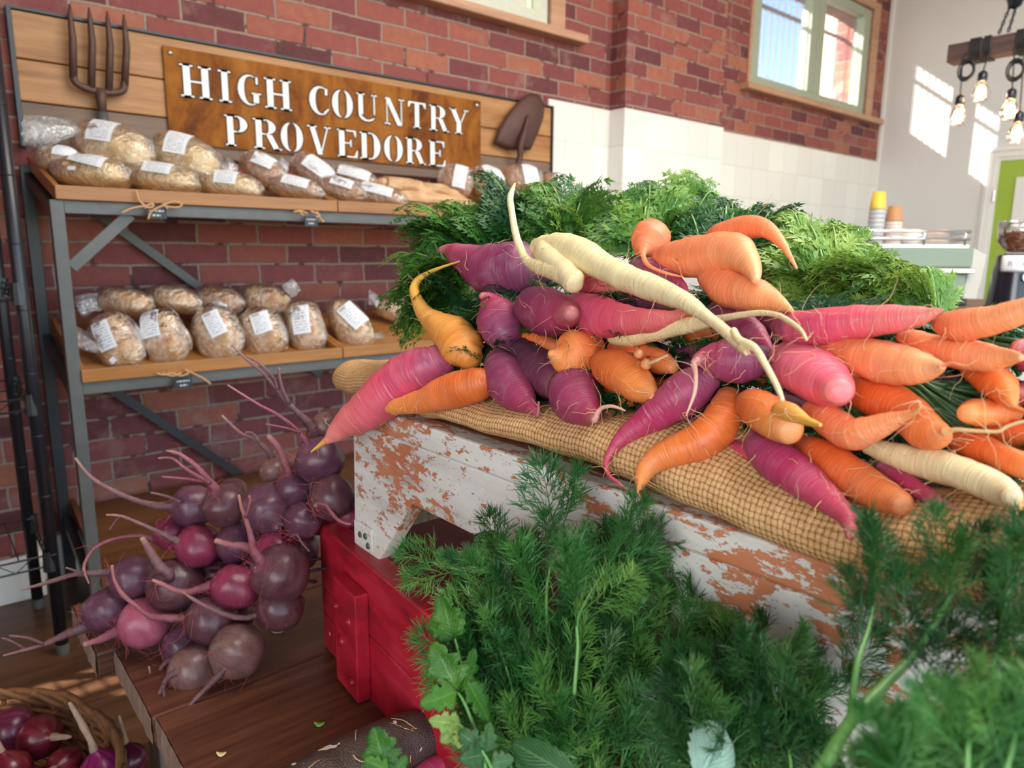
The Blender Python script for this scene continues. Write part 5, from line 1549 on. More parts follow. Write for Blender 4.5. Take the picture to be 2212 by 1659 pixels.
M['beet_dark'] = beet_material('dusky_beet_skin', lin(62, 36, 42), lin(90, 54, 62), lin(120, 86, 86))
M['beet_red'] = beet_material('crimson_beet_skin', lin(96, 38, 58), lin(134, 46, 74), lin(160, 78, 100))
M['beet_pink'] = beet_material('pinkish_beet_skin', lin(138, 62, 84), lin(168, 84, 106), lin(192, 118, 132))
M['tail_brown'] = root_material('brown_taproot', lin(76, 50, 52), lin(100, 66, 70), lin(132, 92, 92), None, 0.5, 0.6, 40, 0.8)
M['tail_pink'] = root_material('pink_taproot', lin(96, 48, 60), lin(128, 66, 78), lin(156, 96, 98), None, 0.5, 0.6, 40, 0.6)
M['red_hair'] = plain('red_root_hair', lin(178, 78, 84), 0.6)

pA, pB, pC = on(233, 1322, 2, TZ + 0.05), on(513, 1408, 2, TZ + 0.046), on(691, 996, 1, 1.0)
BN = (pB - pA).cross(pC - pA).normalized()
def bpt(u, v, off=0.0):
    d = depth_on_plane(u, v, pA, BN) + off
    return at(u, v, d), d
_bs = [0]
def beet(label, u, v, r, mat, tail, off=0.0, tmat='tail_brown', toff=-0.02, squash=1.0, hair=12, more=()):
    _bs[0] += 1
    sd = 100 + _bs[0]
    rnd = random.Random(sd)
    c, d = bpt(u, v, off)
    R = r * 1.08 * d / FPX
    t = thing('beetroot', label, 'beetroot', c - Vector((0, 0, R)), 'loose beetroots piled on the plank table')
    if tail:
        tu, tv, tr = tail[0]
        q = Vector((tu - u, tv - v)) * (d / FPX)
        if q.length < R * 0.95:
            dep = -sqrt(R * R - q.length_squared)
        else:
            dep = -0.15 * R
        axis = (RGT * q.x - UPV * q.y + FWD * dep).normalized()
    else:
        axis = Vector((rnd.gauss(0, 1), rnd.gauss(0, 1), 0.3)).normalized()
    mb = MB()
    prof = [(-0.97, 0.2), (-0.9, 0.42), (-0.72, 0.72), (-0.42, 0.93), (0.0, 1.0), (0.38, 0.95), (0.68, 0.74), (0.88, 0.48), (1.0, 0.28), (1.1, 0.17)]
    pts = [c + axis * (h * R * squash) for h, _ in prof]
    P2, R2, vv = sweep(mb, pts, [k * R for _, k in prof], 3, 26, 0.08, 0.0, sd, round0=0.4, round1=0.2)
    bulb = mb.build('bulb', M[mat], t, smooth=True)
    samples = []
    for i in range(len(P2)):
        for k in range(26):
            p = vv[i * 26 + k]
            nv = p - c
            nv.normalize()
            if nv.dot(FWD) < 0 and nv.dot(axis) > 0.45:
                samples.append((p, nv, R))
    if tail:
        W, RR = [c + axis * R * 0.85 * squash], [tail[0][2] * 1.35 * d / FPX]
        n = len(tail)
        start_d = d + (dep if q.length < R * 0.95 else dep)
        for i, (a, b, rr_) in enumerate(tail):
            dd = start_d - 0.004 + toff * i / max(1, n - 1)
            W.append(at(a, b, dd)); RR.append(rr_ * (0.88 if i < 2 else 0.76) * dd / FPX)
        mb = MB(); sweep(mb, W, RR, 5, 12, 0.22, 0.14, sd + 5, hf=0.22)
        tp = mb.build('taproot', M[tmat], t, smooth=True)
        for w0 in range(2, len(W) - 1):
            for _ in range(3):
                samples.append((W[w0].copy(), Vector((rnd.gauss(0, 1), rnd.gauss(0, 1), rnd.gauss(0, 1))).normalized(), 0))
        for br in more:
            Wb = [at(a, b, start_d - 0.006 + toff * 0.7) for a, b, _ in br]
            mb = MB(); mb.tube(catmull(Wb, 4), [br[0][2] * d / FPX * (1 - 0.7 * i / (len(br) * 4)) for i in range((len(br) - 1) * 4 + 1)], 7)
            mb.build('side_root', M[tmat], t, smooth=True)
    if samples and hair:
        hairs(t, samples, max(7, hair), 0.012, 0.05, rnd, M['red_hair'], 0.00036)
    return t
beet('brownish beetroot nearest the viewer on the table, tail bent down left', 513, 1406, 54, 'beet_grey', [(490, 1440, 9), (468, 1464, 8), (440, 1492, 7), (414, 1520, 6), (397, 1552, 5), (386, 1560, 4), (375, 1550, 3)], -0.005, squash=0.98, hair=16)
beet('grey purple beetroot left of the nearest one, forked tail on the table', 420, 1446, 50, 'beet_grey', [(384, 1452, 9), (362, 1464, 8), (347, 1494, 6.5), (333, 1530, 5), (328, 1560, 4), (336, 1574, 2.5)], 0.0, hair=16, more=[[(333, 1535, 4), (350, 1588, 2)], [(352, 1480, 4), (358, 1520, 3), (368, 1540, 1.5)]])
beet('small bluish beetroot wedged behind the two nearest ones', 396, 1396, 40, 'beet_violet', [(372, 1420, 6), (350, 1440, 5), (330, 1478, 4), (322, 1440, 3)], 0.03, hair=8)
beet('dusky beetroot in the front middle whose tail sweeps left and up', 458, 1336, 50, 'beet_dark', [(404, 1334, 9), (370, 1336, 10), (325, 1330, 8), (290, 1306, 7), (262, 1280, 6), (247, 1252, 5), (242, 1222, 4)], 0.0, 'tail_pink', hair=16)
beet('pink scarred beetroot at the table edge with a thick pink taproot', 312, 1345, 49, 'beet_pink', [(262, 1362, 14), (240, 1370, 12), (214, 1382, 10), (184, 1392, 8)], -0.005, 'tail_pink', -0.01, hair=26)
beet('violet pear shaped beetroot at the far left, long branching tail off the table', 235, 1318, 44, 'beet_violet', [(193, 1350, 17), (165, 1362, 13), (135, 1374, 10), (100, 1390, 8), (60, 1402, 5), (8, 1416, 3)], 0.0, 'tail_brown', -0.03, 1.1, 14, more=[[(95, 1392, 4), (60, 1378, 3), (20, 1373, 2)], [(55, 1402, 3), (25, 1385, 3), (4, 1378, 1.5)]])
beet('striped beetroot above the violet one, tail stretched far left', 287, 1250, 44, 'beet_violet', [(242, 1236, 9), (205, 1238, 8), (165, 1240, 7), (130, 1250, 6), (90, 1262, 5), (46, 1274, 3)], 0.0, 'tail_brown', -0.02, 1.0, 14, more=[[(180, 1238, 3), (160, 1232, 2.5), (142, 1226, 1.5)]])
beet('large dusky beetroot in the middle with a stump root pointing up', 380, 1264, 55, 'beet_dark', [(366, 1242, 13), (345, 1222, 11), (330, 1200, 10), (318, 1180, 9), (307, 1163, 7)], 0.0, 'tail_brown', -0.02, hair=16)
beet('bright magenta long-necked beetroot in the pile centre', 510, 1268, 44, 'beet_red', [(458, 1266, 13), (430, 1272, 10), (405, 1279, 9), (375, 1274, 8), (350, 1262, 6), (330, 1253, 4)], 0.0, 'tail_pink', -0.02, 1.15, 14)
beet('big round beetroot at the pile right with a tall forked root in front', 606, 1238, 57, 'beet_dark', [(566, 1214, 13), (548, 1190, 9), (542, 1160, 8), (532, 1125, 7), (522, 1098, 5), (516, 1070, 4)], -0.015, 'tail_pink', -0.02, hair=20, more=[[(530, 1118, 4), (540, 1085, 3), (538, 1070, 1.5)]])
beet('beetroot lying beneath the big round one, long tail running left', 606, 1312, 46, 'beet_dark', [(560, 1326, 10), (530, 1334, 8), (495, 1330, 7), (455, 1314, 6), (420, 1296, 5), (394, 1278, 3)], 0.015, 'tail_brown', -0.03, hair=12)
beet('red beetroot behind the big round one with a blunt stub root', 598, 1190, 44, 'beet_red', [(552, 1190, 12), (525, 1180, 10), (495, 1176, 9), (466, 1168, 8)], 0.02, 'tail_pink', -0.02, hair=12)
beet('shiny red-violet beetroot left of centre, tail running up left', 428, 1180, 43, 'beet_red', [(388, 1172, 9), (362, 1160, 8), (330, 1143, 6), (295, 1128, 5), (262, 1115, 4), (230, 1112, 3)], 0.0, 'tail_brown', -0.02, hair=20, more=[[(262, 1114, 3), (250, 1126, 2.5), (237, 1144, 1.5)]])
beet('small reddish beetroot behind the shiny one with a whip of a tail looping down', 372, 1152, 35, 'beet_red', [(338, 1166, 6), (306, 1158, 5), (270, 1160, 4.5), (235, 1168, 4.5), (205, 1184, 4.5), (188, 1206, 4), (181, 1230, 4), (192, 1260, 2)], 0.015, 'tail_pink', -0.03, hair=10)
beet('violet beetroot on the upper left with the longest thick tail curving up left', 416, 1094, 42, 'beet_violet', [(378, 1094, 9), (350, 1094, 9), (310, 1086, 8), (270, 1072, 7.5), (232, 1054, 7), (200, 1034, 6), (180, 1014, 5), (163, 990, 3.5)], 0.0, 'tail_brown', -0.02, hair=12, more=[[(390, 1085, 4), (360, 1072, 3), (326, 1064, 2)]])
beet('beetroot with a bundle of red-brown roots fanning up left', 486, 1092, 43, 'beet_dark', [(466, 1056, 12), (448, 1036, 9), (425, 1008, 7), (405, 992, 6), (385, 980, 5), (362, 974, 3)], -0.01, 'tail_pink', -0.02, hair=22, more=[[(455, 1044, 5), (430, 1030, 4.5), (400, 1012, 4), (372, 990, 3), (342, 990, 2)], [(440, 1040, 4), (400, 1034, 3), (350, 1030, 2)]])
beet('small round beetroot peeping out behind the root bundle', 502, 1068, 32, 'beet_dark', None, 0.03, hair=0)
beet('egg shaped violet beetroot in the upper middle of the pile', 578, 1098, 49, 'beet_violet', [(606, 1132, 6), (640, 1138, 5), (680, 1128, 3)], 0.0, 'tail_brown', -0.01, 1.1, 12)
beet('shadowed violet beetroot under the egg shaped one', 514, 1172, 43, 'beet_violet', None, 0.03, hair=6)
beet('small bluish beetroot between the egg shaped one and the red crate', 654, 1124, 37, 'beet_violet', [(640, 1152, 4), (652, 1172, 3), (668, 1190, 2)], 0.01, 'tail_brown', -0.01, hair=14)
beet('beetroot with a dark red scar touching the white bench leg', 718, 1074, 45, 'beet_dark', [(690, 1088, 6), (705, 1092, 5), (725, 1118, 5), (745, 1130, 4), (758, 1132, 2.5)], 0.0, 'tail_pink', -0.01, hair=22)
beet('round dark beetroot right under the yellow tip of the large magenta carrot', 691, 995, 48, 'beet_violet', [(664, 958, 7), (640, 926, 5), (600, 896, 4.5), (556, 872, 4), (492, 832, 2.5)], 0.0, 'tail_pink', -0.01, hair=14, more=[[(650, 935, 3), (620, 925, 2.5), (574, 916, 2)]])
beet('mauve beetroot left of the round dark one, thin root hooking up left', 634, 1056, 38, 'beet_violet', [(624, 1020, 10), (612, 990, 9), (600, 965, 8), (580, 942, 7)], 0.015, 'tail_pink', -0.01, hair=18)
beet('greyish beetroot at the back left of the upper cluster, tall crooked root', 592, 1018, 29, 'beet_grey', [(588, 988, 8), (572, 966, 6), (548, 948, 6), (524, 938, 5), (502, 920, 5), (480, 898, 3.5)], 0.03, 'tail_brown', -0.02, hair=10, more=[[(560, 955, 4), (545, 936, 3.5), (530, 934, 3)]])
beet('pale grey beetroot at the very top with the highest forked root', 702, 922, 29, 'beet_grey', [(684, 938, 12), (665, 912, 11), (645, 892, 9), (620, 868, 8), (596, 838, 6), (570, 806, 5), (535, 778, 4), (501, 746, 2.5)], 0.03, 'tail_brown', -0.02, hair=12, more=[[(625, 872, 5), (612, 845, 4), (604, 816, 4), (603, 794, 2.5)], [(600, 842, 4), (590, 815, 4), (560, 785, 3.5), (530, 768, 2)]])
beet('pink beetroot sliver between the scarred one and the bench leg', 752, 1112, 26, 'beet_red', None, 0.05, hair=0)
# inside of the pile: further beetroots that carry the visible ones
for (u, v, r, o) in ((640, 1190, 44, 0.07), (560, 1230, 46, 0.08), (480, 1240, 44, 0.075), (690, 1110, 44, 0.075), (430, 1280, 44, 0.06), (500, 1330, 42, 0.05)):
    beet('shadowed beetroot underneath the pile, hardly showing', u, v, r, 'beet_dark', None, o, hair=0)
# dark stalks lying inside the pile
st = MB(); rr = random.Random(8)
for k in range(16):
    a, _ = bpt(rr.uniform(420, 560), rr.uniform(1215, 1260), 0.03); b, _ = bpt(rr.uniform(600, 720), rr.uniform(1180, 1260), rr.uniform(0.06, 0.12))
    st.tube([a, a.lerp(b, 0.5) + Vector((0, 0, rr.uniform(-.01, .01))), b], 0.0028, 6)
tag(st.build('beet_stalks', plain('dark_beet_stalk', lin(70, 30, 48), 0.5), smooth=True), 'dark cut beetroot stalks lying inside the beetroot pile', 'stalks', kind='stuff')

# ------------------------------------------------------------------ dark root in front of the crate, scraps, onions in a basket
def dark_skin():
    t = NT('dark_leathery_skin')
    v = t.n('TexVoronoi', {'Vector': t.coord('Object', (1, 1, 1)), 'Scale': 520.0}).outputs['Distance']
    a = t.noise(t.coord(), 30, 4, 0.6)
    c = t.ramp(a, [(0.3, lin(52, 40, 36)), (0.7, lin(84, 68, 60))])
    fl = t.ramp(t.noise(t.coord('Object', (1, 1, 1), (4, 4, 1)), 48, 2, 0.4), [(0.68, 0.0), (0.695, 1.0)])
    c = t.mix(fl, c, lin(226, 218, 196))
    t.bsdf(c, 0.45, t.bump(v, 0.5, 0.002))
    return t.m
M['dark_skin'] = dark_skin()
def onz(u, v, z): return on(u, v, 2, z)
pts = [(600, 1745, 82), (690, 1700, 84), (780, 1650, 84), (860, 1612, 82), (925, 1588, 74), (962, 1580, 56)]
W = [onz(u, v, TZ + 0.037) for u, v, r in pts]
t = thing('black_radish', 'thick dark brown leathery root with pale flecks lying before the red crate', 'root vegetable', W[2] - Vector((0, 0, 0.037)))
mb = MB(); P2, R2, vv = sweep(mb, W, [0.037 * r / 84 for _, _, r in pts], 5, 28, 0.05, 0.01, 300)
mb.build('root', M['dark_skin'], t, smooth=True)
samples = []
for i in range(4, len(P2) - 3):
    for k in range(28):
        p = vv[i * 28 + k]; nv = (p - P2[i]).normalized()
        if nv.dot(FWD) < -0.1: samples.append((p, nv, 0))
hairs(t, samples, 26, 0.015, 0.05, random.Random(4), M['thread'], 0.0006)
W = [onz(u, v, TZ + 0.02) for u, v in ((900, 1690), (940, 1662), (985, 1640))]
t = thing('small_turnip_root', 'small pink purple root end showing under the parsley at the bottom edge', 'root vegetable', W[1] - Vector((0, 0, .02)))
mb = MB(); sweep(mb, W, [0.013, 0.016, 0.012], 5, 16, 0.05, 0.01, 310); mb.build('root', M['magenta'], t, smooth=True)
M['scrap_green'] = plain('fresh_leaf_scrap', lin(110, 160, 60), 0.5)
M['scrap_pale'] = plain('dry_pale_scrap', lin(214, 196, 140), 0.7)
for u, v, s_, m, lab in ((690, 1567, 0.007, 'scrap_green', 'tiny green leaf scrap on the table planks'), (478, 1632, 0.006, 'scrap_pale', 'tiny dry yellow scrap near the table front'), (600, 1365, 0.012, 'scrap_pale', 'dry curled peel on the table behind the beetroots')):
    p = onz(u, v, TZ + 0.001)
    mb = MB(); vs = []
    for k in range(9):
        x = -1 + k / 4
        hw = 0.42 * (1 - x * x) + 0.02
        for sgn in (-1, 1):
            vs.append(p + RGT * (x * s_) + D0 * (sgn * hw * s_) + Vector((0, 0, 0.0015 + 0.003 * (x * x) + 0.001 * sgn)))
    mb.add(vs, [(2 * k, 2 * k + 2, 2 * k + 3, 2 * k + 1) for k in range(8)])
    o = mb.build('vegetable_scrap', M[m], smooth=True); so = o.modifiers.new('thick', 'SOLIDIFY'); so.thickness = 0.0008
    tag(o, lab, 'scrap')

M['wicker'] = wood('wicker_cane', (0.15, 0.06, 0.022), (0.36, 0.17, 0.07), 4, 0, 0.45, 0.3)
def onion_skin(name, a_, b_, c_):
    t = NT(name)
    uv = t.n('TexCoord').outputs['UV']
    n1 = t.noise(t.n('Mapping', {'Vector': uv, 'Scale': (16, 1.2, 1)}).outputs[0], 1.0, 4, 0.6)
    c = t.ramp(n1, [(0.3, a_), (0.55, b_), (0.8, c_)])
    t.bsdf(c, 0.28, t.bump(n1, 0.2, 0.003))
    return t.m
M['onion'] = onion_skin('red_onion_skin', lin(66, 16, 28), lin(112, 28, 40), lin(150, 62, 60))
M['onion_dark'] = onion_skin('purple_onion_skin', lin(62, 18, 38), lin(96, 30, 58), lin(140, 64, 84))
M['onion_mag'] = onion_skin('magenta_onion_skin', lin(88, 18, 58), lin(142, 30, 96), lin(190, 70, 130))
M['dry_neck'] = plain('dry_onion_neck', lin(168, 140, 118), 0.8, var=0.35, scale=120)
# oval basket; rim measured at z 0.37
RZ = 0.33
r1, r2, r3 = onz(62, 1512, RZ), onz(300, 1612, RZ), onz(0, 1530, RZ)
bc = onz(85, 1760, RZ - 0.02)
ax_a = (r2 - r1).normalized(); ax_b = Vector((-ax_a.y, ax_a.x, 0))
if ax_b.dot(D0) < 0: ax_b = -ax_b
# centre so that the far rim runs through r1 - r2
mid = r1.lerp(r2, 0.38)
BA, BB = 0.27, 0.20
bc = mid - ax_b * BB * 0.93
bk = thing('wicker_basket', 'brown wicker basket of red onions on the floor at the lower left', 'basket', Vector((bc.x, bc.y, 0)))
rr = random.Random(21)
def rim_pt(a, k, z): return Vector((bc.x, bc.y, z)) + ax_a * (cos(a) * BA * k) + ax_b * (sin(a) * BB * k)
mb = MB()
for j in range(34):
    z = 0.012 + j * 0.0092
    k = 0.80 + 0.2 * (z / RZ) ** 0.8
    pts = [rim_pt(2 * pi * i / 64, k * (1 + (0.014 if (i // 2 + j) % 2 else -0.014)), z + 0.002 * sin(i * 1.7 + j)) for i in range(65)]
    mb.tube(pts, 0.0052, 5, caps=False)
mb.build('woven_side', M['wicker'], bk, smooth=True)
for q in range(4):
    pts = [rim_pt(2 * pi * i / 60, 1.02 + 0.012 * sin(i * 0.9 + q * 1.6), RZ + 0.004 + 0.009 * cos(i * 0.9 + q * 1.6) + 0.004 * q) for i in range(61)]
    MB().tube(pts, 0.0062, 6, caps=False).build('rim_cane', M['wicker'], bk, smooth=True)
mb = MB()
for i in range(32):
    a = 2 * pi * i / 32
    mb.tube([rim_pt(a, 0.8, 0.01), rim_pt(a, 0.9, 0.16), rim_pt(a, 1.0, RZ)], 0.0045, 5)
mb.build('stake', M['wicker'], bk)
vs = [rim_pt(2 * pi * i / 40, 0.8, 0.008) for i in range(40)]
vs2 = [p + Vector((0, 0, 0.012)) for p in vs]
MB().add(vs + vs2, [tuple(reversed(range(40))), tuple(range(40, 80))] + [(i, (i + 1) % 40, 40 + (i + 1) % 40, 40 + i) for i in range(40)]).build('base', M['wicker'], bk)
def onion(label, u, v, r, m, tip, z, neck=0.05, hook=(0, 0)):
    c = onz(u, v, z); d = (c - CAM).dot(FWD); R = r * d / FPX
    axis = Vector(tip).normalized()
    t = thing('red_onion', label, 'onion', c - Vector((0, 0, R)), 'red onions in the wicker basket')
    mb = MB()
    prof = [(0.0, -0.9), (0.3, -0.88), (0.66, -0.7), (0.93, -0.32), (1.0, 0.02), (0.93, 0.36), (0.7, 0.68), (0.42, 0.9), (0.22, 1.06), (0.13, 1.22)]
    mb.lathe([(a * R, h * R) for a, h in prof], c, axis, 28)
    mb.build('bulb', M[m], t, smooth=True)
    mb = MB()
    p0 = c + axis * R * 1.12
    side = RGT * hook[0] + UPV * hook[1]
    P = [p0, p0 + axis * neck * 0.4, p0 + axis * neck * 0.75 + side * 0.4, p0 + axis * neck + side]
    sweep(mb, P, [R * 0.17, R * 0.13, R * 0.12, R * 0.07], 4, 10, 0.3, 0.05, u + v)
    mb.build('dry_neck', M['dry_neck'], t, smooth=True)
    return t
onion('shiny red onion in the middle of the basket, lit from the right', 86, 1592, 46, 'onion', (0.25, -0.55, 0.2), RZ - 0.01, 0.05, (0.0, 0.0))
onion('dull purple onion at the far left of the basket rim', 28, 1576, 48, 'onion_dark', (-0.6, 0.1, 0.35), RZ - 0.01, 0.05)
onion('magenta onion at the basket front with a tall dried neck', 224, 1668, 50, 'onion_mag', (-0.22, 0.12, 1.0), RZ - 0.03, 0.075, (-0.012, 0.014))
onion('dark onion at the right rim under the table edge with a frayed neck', 282, 1640, 34, 'onion_dark', (-0.1, 0.2, 1.0), RZ - 0.05, 0.05)
onion('small red onion between the shiny one and the magenta one', 140, 1650, 36, 'onion', (-0.4, -0.5, 0.3), RZ - 0.03, 0.03)
onion('red onion at the bottom left corner with a crumpled pale neck', 24, 1664, 42, 'onion', (-0.25, 0.2, 1.0), RZ - 0.02, 0.045)
for (u, v, z) in ((60, 1700, RZ - 0.07), (170, 1620, RZ - 0.09), (210, 1760, RZ - 0.07), (110, 1560, RZ - 0.085)):
    onion('onion deep in the basket, mostly covered by the others', u, v, 42, 'onion_dark', (0.2, 0.3, 1), z, 0.02)
# ------------------------------------------------------------------ leaves
def leaf_material(name, dark, mid, light, trans=0.25, rough=0.42, veins=False):
    t = NT(name)
    rnd = t.n('ObjectInfo').outputs['Random']
    a = t.noise(t.world((1, 1, 1)), 28, 3, 0.6)
    f = t.math('ADD', t.math('MULTIPLY', a, 0.7), t.math('MULTIPLY', rnd, 0.3))
    c = t.ramp(f, [(0.22, dark), (0.5, mid), (0.8, light)])
    nm = None
    if veins:
        uv = t.n('TexCoord').outputs['UV']
        s = t.n('SeparateXYZ', {0: uv})
        vv = t.math('SUBTRACT', s.outputs[1], t.math('MULTIPLY', t.math('ABSOLUTE', t.math('SUBTRACT', s.outputs[0], 0.5)), 0.9))
        w_ = t.math('POWER', t.math('ABSOLUTE', t.math('SINE', t.math('MULTIPLY', vv, 34.0))), 6.0)
        mr = t.math('LESS_THAN', t.math('ABSOLUTE', t.math('SUBTRACT', s.outputs[0], 0.5)), 0.02)
        k = t.math('MAXIMUM', t.math('MULTIPLY', w_, 0.25), t.math('MULTIPLY', mr, 0.5))
        c = t.mix(k, c, tuple(min(1, x * 1.5 + 0.03) for x in light))
        nm = t.bump(k, 0.4, 0.002)
    ins = {'Base Color': c, 'Roughness': rough, 'Specular IOR Level': 0.4}
    if nm: ins['Normal'] = nm
    b = t.n('BsdfPrincipled', ins)
    tr = t.n('BsdfTranslucent', {'Color': t.mix(0.5, c, light)})
    t.surf(t.n('MixShader', {0: trans, 1: b.outputs[0], 2: tr.outputs[0]}).outputs[0])
    return t.m
M['frond'] = leaf_material('carrot_leaf', lin(30, 74, 38), lin(72, 126, 50), lin(140, 176, 70))
M['frond_light'] = leaf_material('light_carrot_leaf', lin(52, 100, 40), lin(104, 150, 62), lin(164, 192, 92))
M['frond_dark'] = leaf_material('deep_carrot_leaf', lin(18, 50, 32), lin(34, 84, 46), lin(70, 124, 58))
M['stalk'] = plain('pale_green_stalk', lin(128, 164, 84), 0.45, var=0.2)
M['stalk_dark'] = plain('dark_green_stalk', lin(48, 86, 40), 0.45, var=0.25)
M['dill'] = leaf_material('dill_thread', lin(30, 82, 40), lin(62, 126, 58), lin(128, 178, 84), 0.22)
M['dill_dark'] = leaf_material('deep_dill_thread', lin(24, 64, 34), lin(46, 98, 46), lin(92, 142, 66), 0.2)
M['dill_stem'] = plain('dill_stem', lin(96, 150, 78), 0.4, var=0.15)
M['parsley'] = leaf_material('parsley_leaf', lin(20, 62, 14), lin(40, 96, 20), lin(80, 134, 34), 0.22, 0.4, True)
M['parsley_pale'] = leaf_material('pale_parsley_leaf', lin(96, 140, 56), lin(138, 172, 84), lin(176, 196, 120), 0.3, 0.45, True)
M['leaf_dark'] = leaf_material('dark_broad_leaf', lin(22, 60, 30), lin(40, 88, 44), lin(80, 124, 70), 0.15, 0.4, True)
M['leaf_blue'] = leaf_material('bluish_leaf', lin(84, 124, 112), lin(128, 166, 150), lin(170, 196, 180), 0.15, 0.5, True)

def frond_shape(seed, n=8):
    """carrot leaf in a unit frame: x 0..1 along the midrib; returns quads (x, y, z) of lobes and midrib pieces"""
    r = random.Random(seed)
    V, Fc = [], []
    def lobe(bx, by, bz, ang, L, wd, lift):
        dx, dy = cos(ang), sin(ang)
        px, py = -dy, dx
        o = len(V)
        V.extend([(bx, by, bz), (bx + dx * L * .5 + px * wd, by + dy * L * .5 + py * wd, bz + lift * .5), (bx + dx * L, by + dy * L, bz + lift), (bx + dx * L * .5 - px * wd, by + dy * L * .5 - py * wd, bz + lift * .5)])
        Fc.append((o, o + 1, o + 2, o + 3))
    def leaflet(bx, by, bz, ang, L):
        lift = r.uniform(-.25, .25) * L
        for da, k in ((0, 1.0), (0.62, .68), (-0.62, .68), (1.15, .42), (-1.15, .42)):
            lobe(bx + cos(ang) * L * .12 * abs(da), by + sin(ang) * L * .12 * abs(da), bz, ang + da + r.uniform(-.12, .12), L * k * r.uniform(.85, 1.1), L * 0.105, lift + r.uniform(-.1, .1) * L)
    for i in range(n):
        s = 0.22 + 0.74 * i / (n - 1)
        pl = 0.40 * (1 - s) ** 0.72 + 0.05
        for side in (-1, 1):
            a = side * (radians(58) - s * 0.35) + r.uniform(-.14, .14)
            lift0 = r.uniform(-.02, .06)
            m = max(2, int(2 + pl * 11))
            for j in range(m + 1):
                q = (j + 0.6) / (m + 0.6)
                bx, by, bz = s + cos(a) * pl * q, sin(a) * pl * q, lift0 * q - 0.05 * q * q
                L = pl * (0.42 - 0.2 * q) + 0.02
                if j == m:
                    leaflet(bx, by, bz, a, L * 1.3)
                else:
                    leaflet(bx, by, bz, a + 0.85, L)
                    leaflet(bx, by, bz, a - 0.85, L)
            o = len(V); wd = 0.004
            V.extend([(s, 0, 0), (s + wd, 0, 0), (s + cos(a) * pl, sin(a) * pl, lift0 - .05), (s + cos(a) * pl - wd, sin(a) * pl, lift0 - .05)])
            Fc.append((o, o + 1, o + 2, o + 3))
    leaflet(0.97, 0, 0, 0, 0.08)
    return V, Fc
FRONDS = [frond_shape(k, 7 + k % 3) for k in range(6)]
_fr = random.Random(77)
def place_frond(parent, pts, width, leaf_mat, stalk_mat, twist=None):
    C = [Vector(p) for p in catmull(pts, 8)]
    Ls = [0.0]
    for i in range(1, len(C)): Ls.append(Ls[-1] + (C[i] - C[i - 1]).length)
    T_ = Ls[-1]
    V, Fc = FRONDS[_fr.randrange(len(FRONDS))]
    tw = twist if twist is not None else _fr.uniform(-0.7, 0.7)
    k_ = width / 0.62
    def frame(s):
        x = min(max(s, 0), 1) * T_
        i = 0
        while i < len(Ls) - 2 and Ls[i + 1] < x: i += 1
        f_ = (x - Ls[i]) / max(1e-6, Ls[i + 1] - Ls[i])
        p = C[i].lerp(C[i + 1], f_); t_ = (C[i + 1] - C[i]).normalized()
        if s > 1: p = p + t_ * (s - 1) * T_
        side = t_.cross(Vector((0, 0, 1)))
        side = side.normalized() if side.length > 0.05 else RGT.copy()
        up = side.cross(t_)
        return p, side * cos(tw) + up * sin(tw), up * cos(tw) - side * sin(tw)
    cache = {}
    out = []
    for (x, y, z) in V:
        key = round(x, 2)
        if key not in cache: cache[key] = frame(key)
        p, sd, up = cache[key]
        t0 = cache.get(('t', key))
        out.append(p + sd * (y * k_) + up * (z * k_ - abs(y) * 0.25 * k_))
    mb = MB(); mb.add(out, Fc)
    fo = mb.build('frond', leaf_mat, parent)
    mb = MB()
    n = len(C)
    mb.tube(C, [0.0019 * (1 - 0.75 * i / (n - 1)) for i in range(n)], 5)
    mb.build('stalk', stalk_mat, fo, smooth=True)

def greens(label, base, tips, n, mat='frond', stalk='stalk', width=0.115, spread=14, bow=0.03, group='carrot tops behind the heap'):
    """base: (u, v, depth); tips: (u, v, depth) ; n fronds"""
    t = thing('carrot_greens', label, 'carrot leaves', at(*base), group)
    for k in range(n):
        tu, tv, td = tips[k % len(tips)]
        a = at(base[0] + _fr.gauss(0, spread), base[1] + _fr.gauss(0, spread * .6), base[2] + _fr.uniform(-.01, .03))
        b = at(tu + _fr.gauss(0, spread), tv + abs(_fr.gauss(0, spread * .8)), td + _fr.uniform(-.03, .03))
        m1 = a.lerp(b, 0.4) + Vector((0, 0, bow * _fr.uniform(.3, 1.4)))
        m2 = a.lerp(b, 0.75) + Vector((0, 0, bow * _fr.uniform(.2, 1.2)))
        place_frond(t, [a, m1, m2, b], width * _fr.uniform(.75, 1.15), M[mat], M[stalk])
    return t
greens('carrot tops spilling down the left end of the heap beside the burlap', (1010, 650, 1.0), [(850, 560, 1.02), (846, 640, 1.0), (848, 700, .99), (868, 735, .98), (900, 610, 1.02), (890, 520, 1.04), (930, 690, .98), (870, 600, 1.0)], 22, 'frond', width=0.10)
greens('carrot tops rising at the upper left of the heap, against the bread shelf', (1090, 600, 1.02), [(868, 452, 1.06), (880, 490, 1.05), (950, 440, 1.08), (1000, 470, 1.06), (920, 540, 1.04), (960, 500, 1.04), (1010, 430, 1.08), (985, 560, 1.0)], 22, 'frond', width=0.10)
greens('carrot tops with the highest frond sticking up beside the standing cream root', (1150, 570, 1.02), [(1050, 372, 1.1), (1062, 420, 1.08), (1030, 450, 1.06), (1120, 430, 1.06), (1080, 500, 1.03)], 14, 'frond_dark', width=0.09)
greens('bright carrot tops behind the twisted cream root', (1240, 570, .98), [(1150, 405, 1.05), (1200, 425, 1.03), (1180, 470, 1.0), (1255, 440, 1.03), (1290, 430, 1.03), (1225, 480, 1.0), (1130, 460, 1.02)], 22, 'frond', width=0.10)
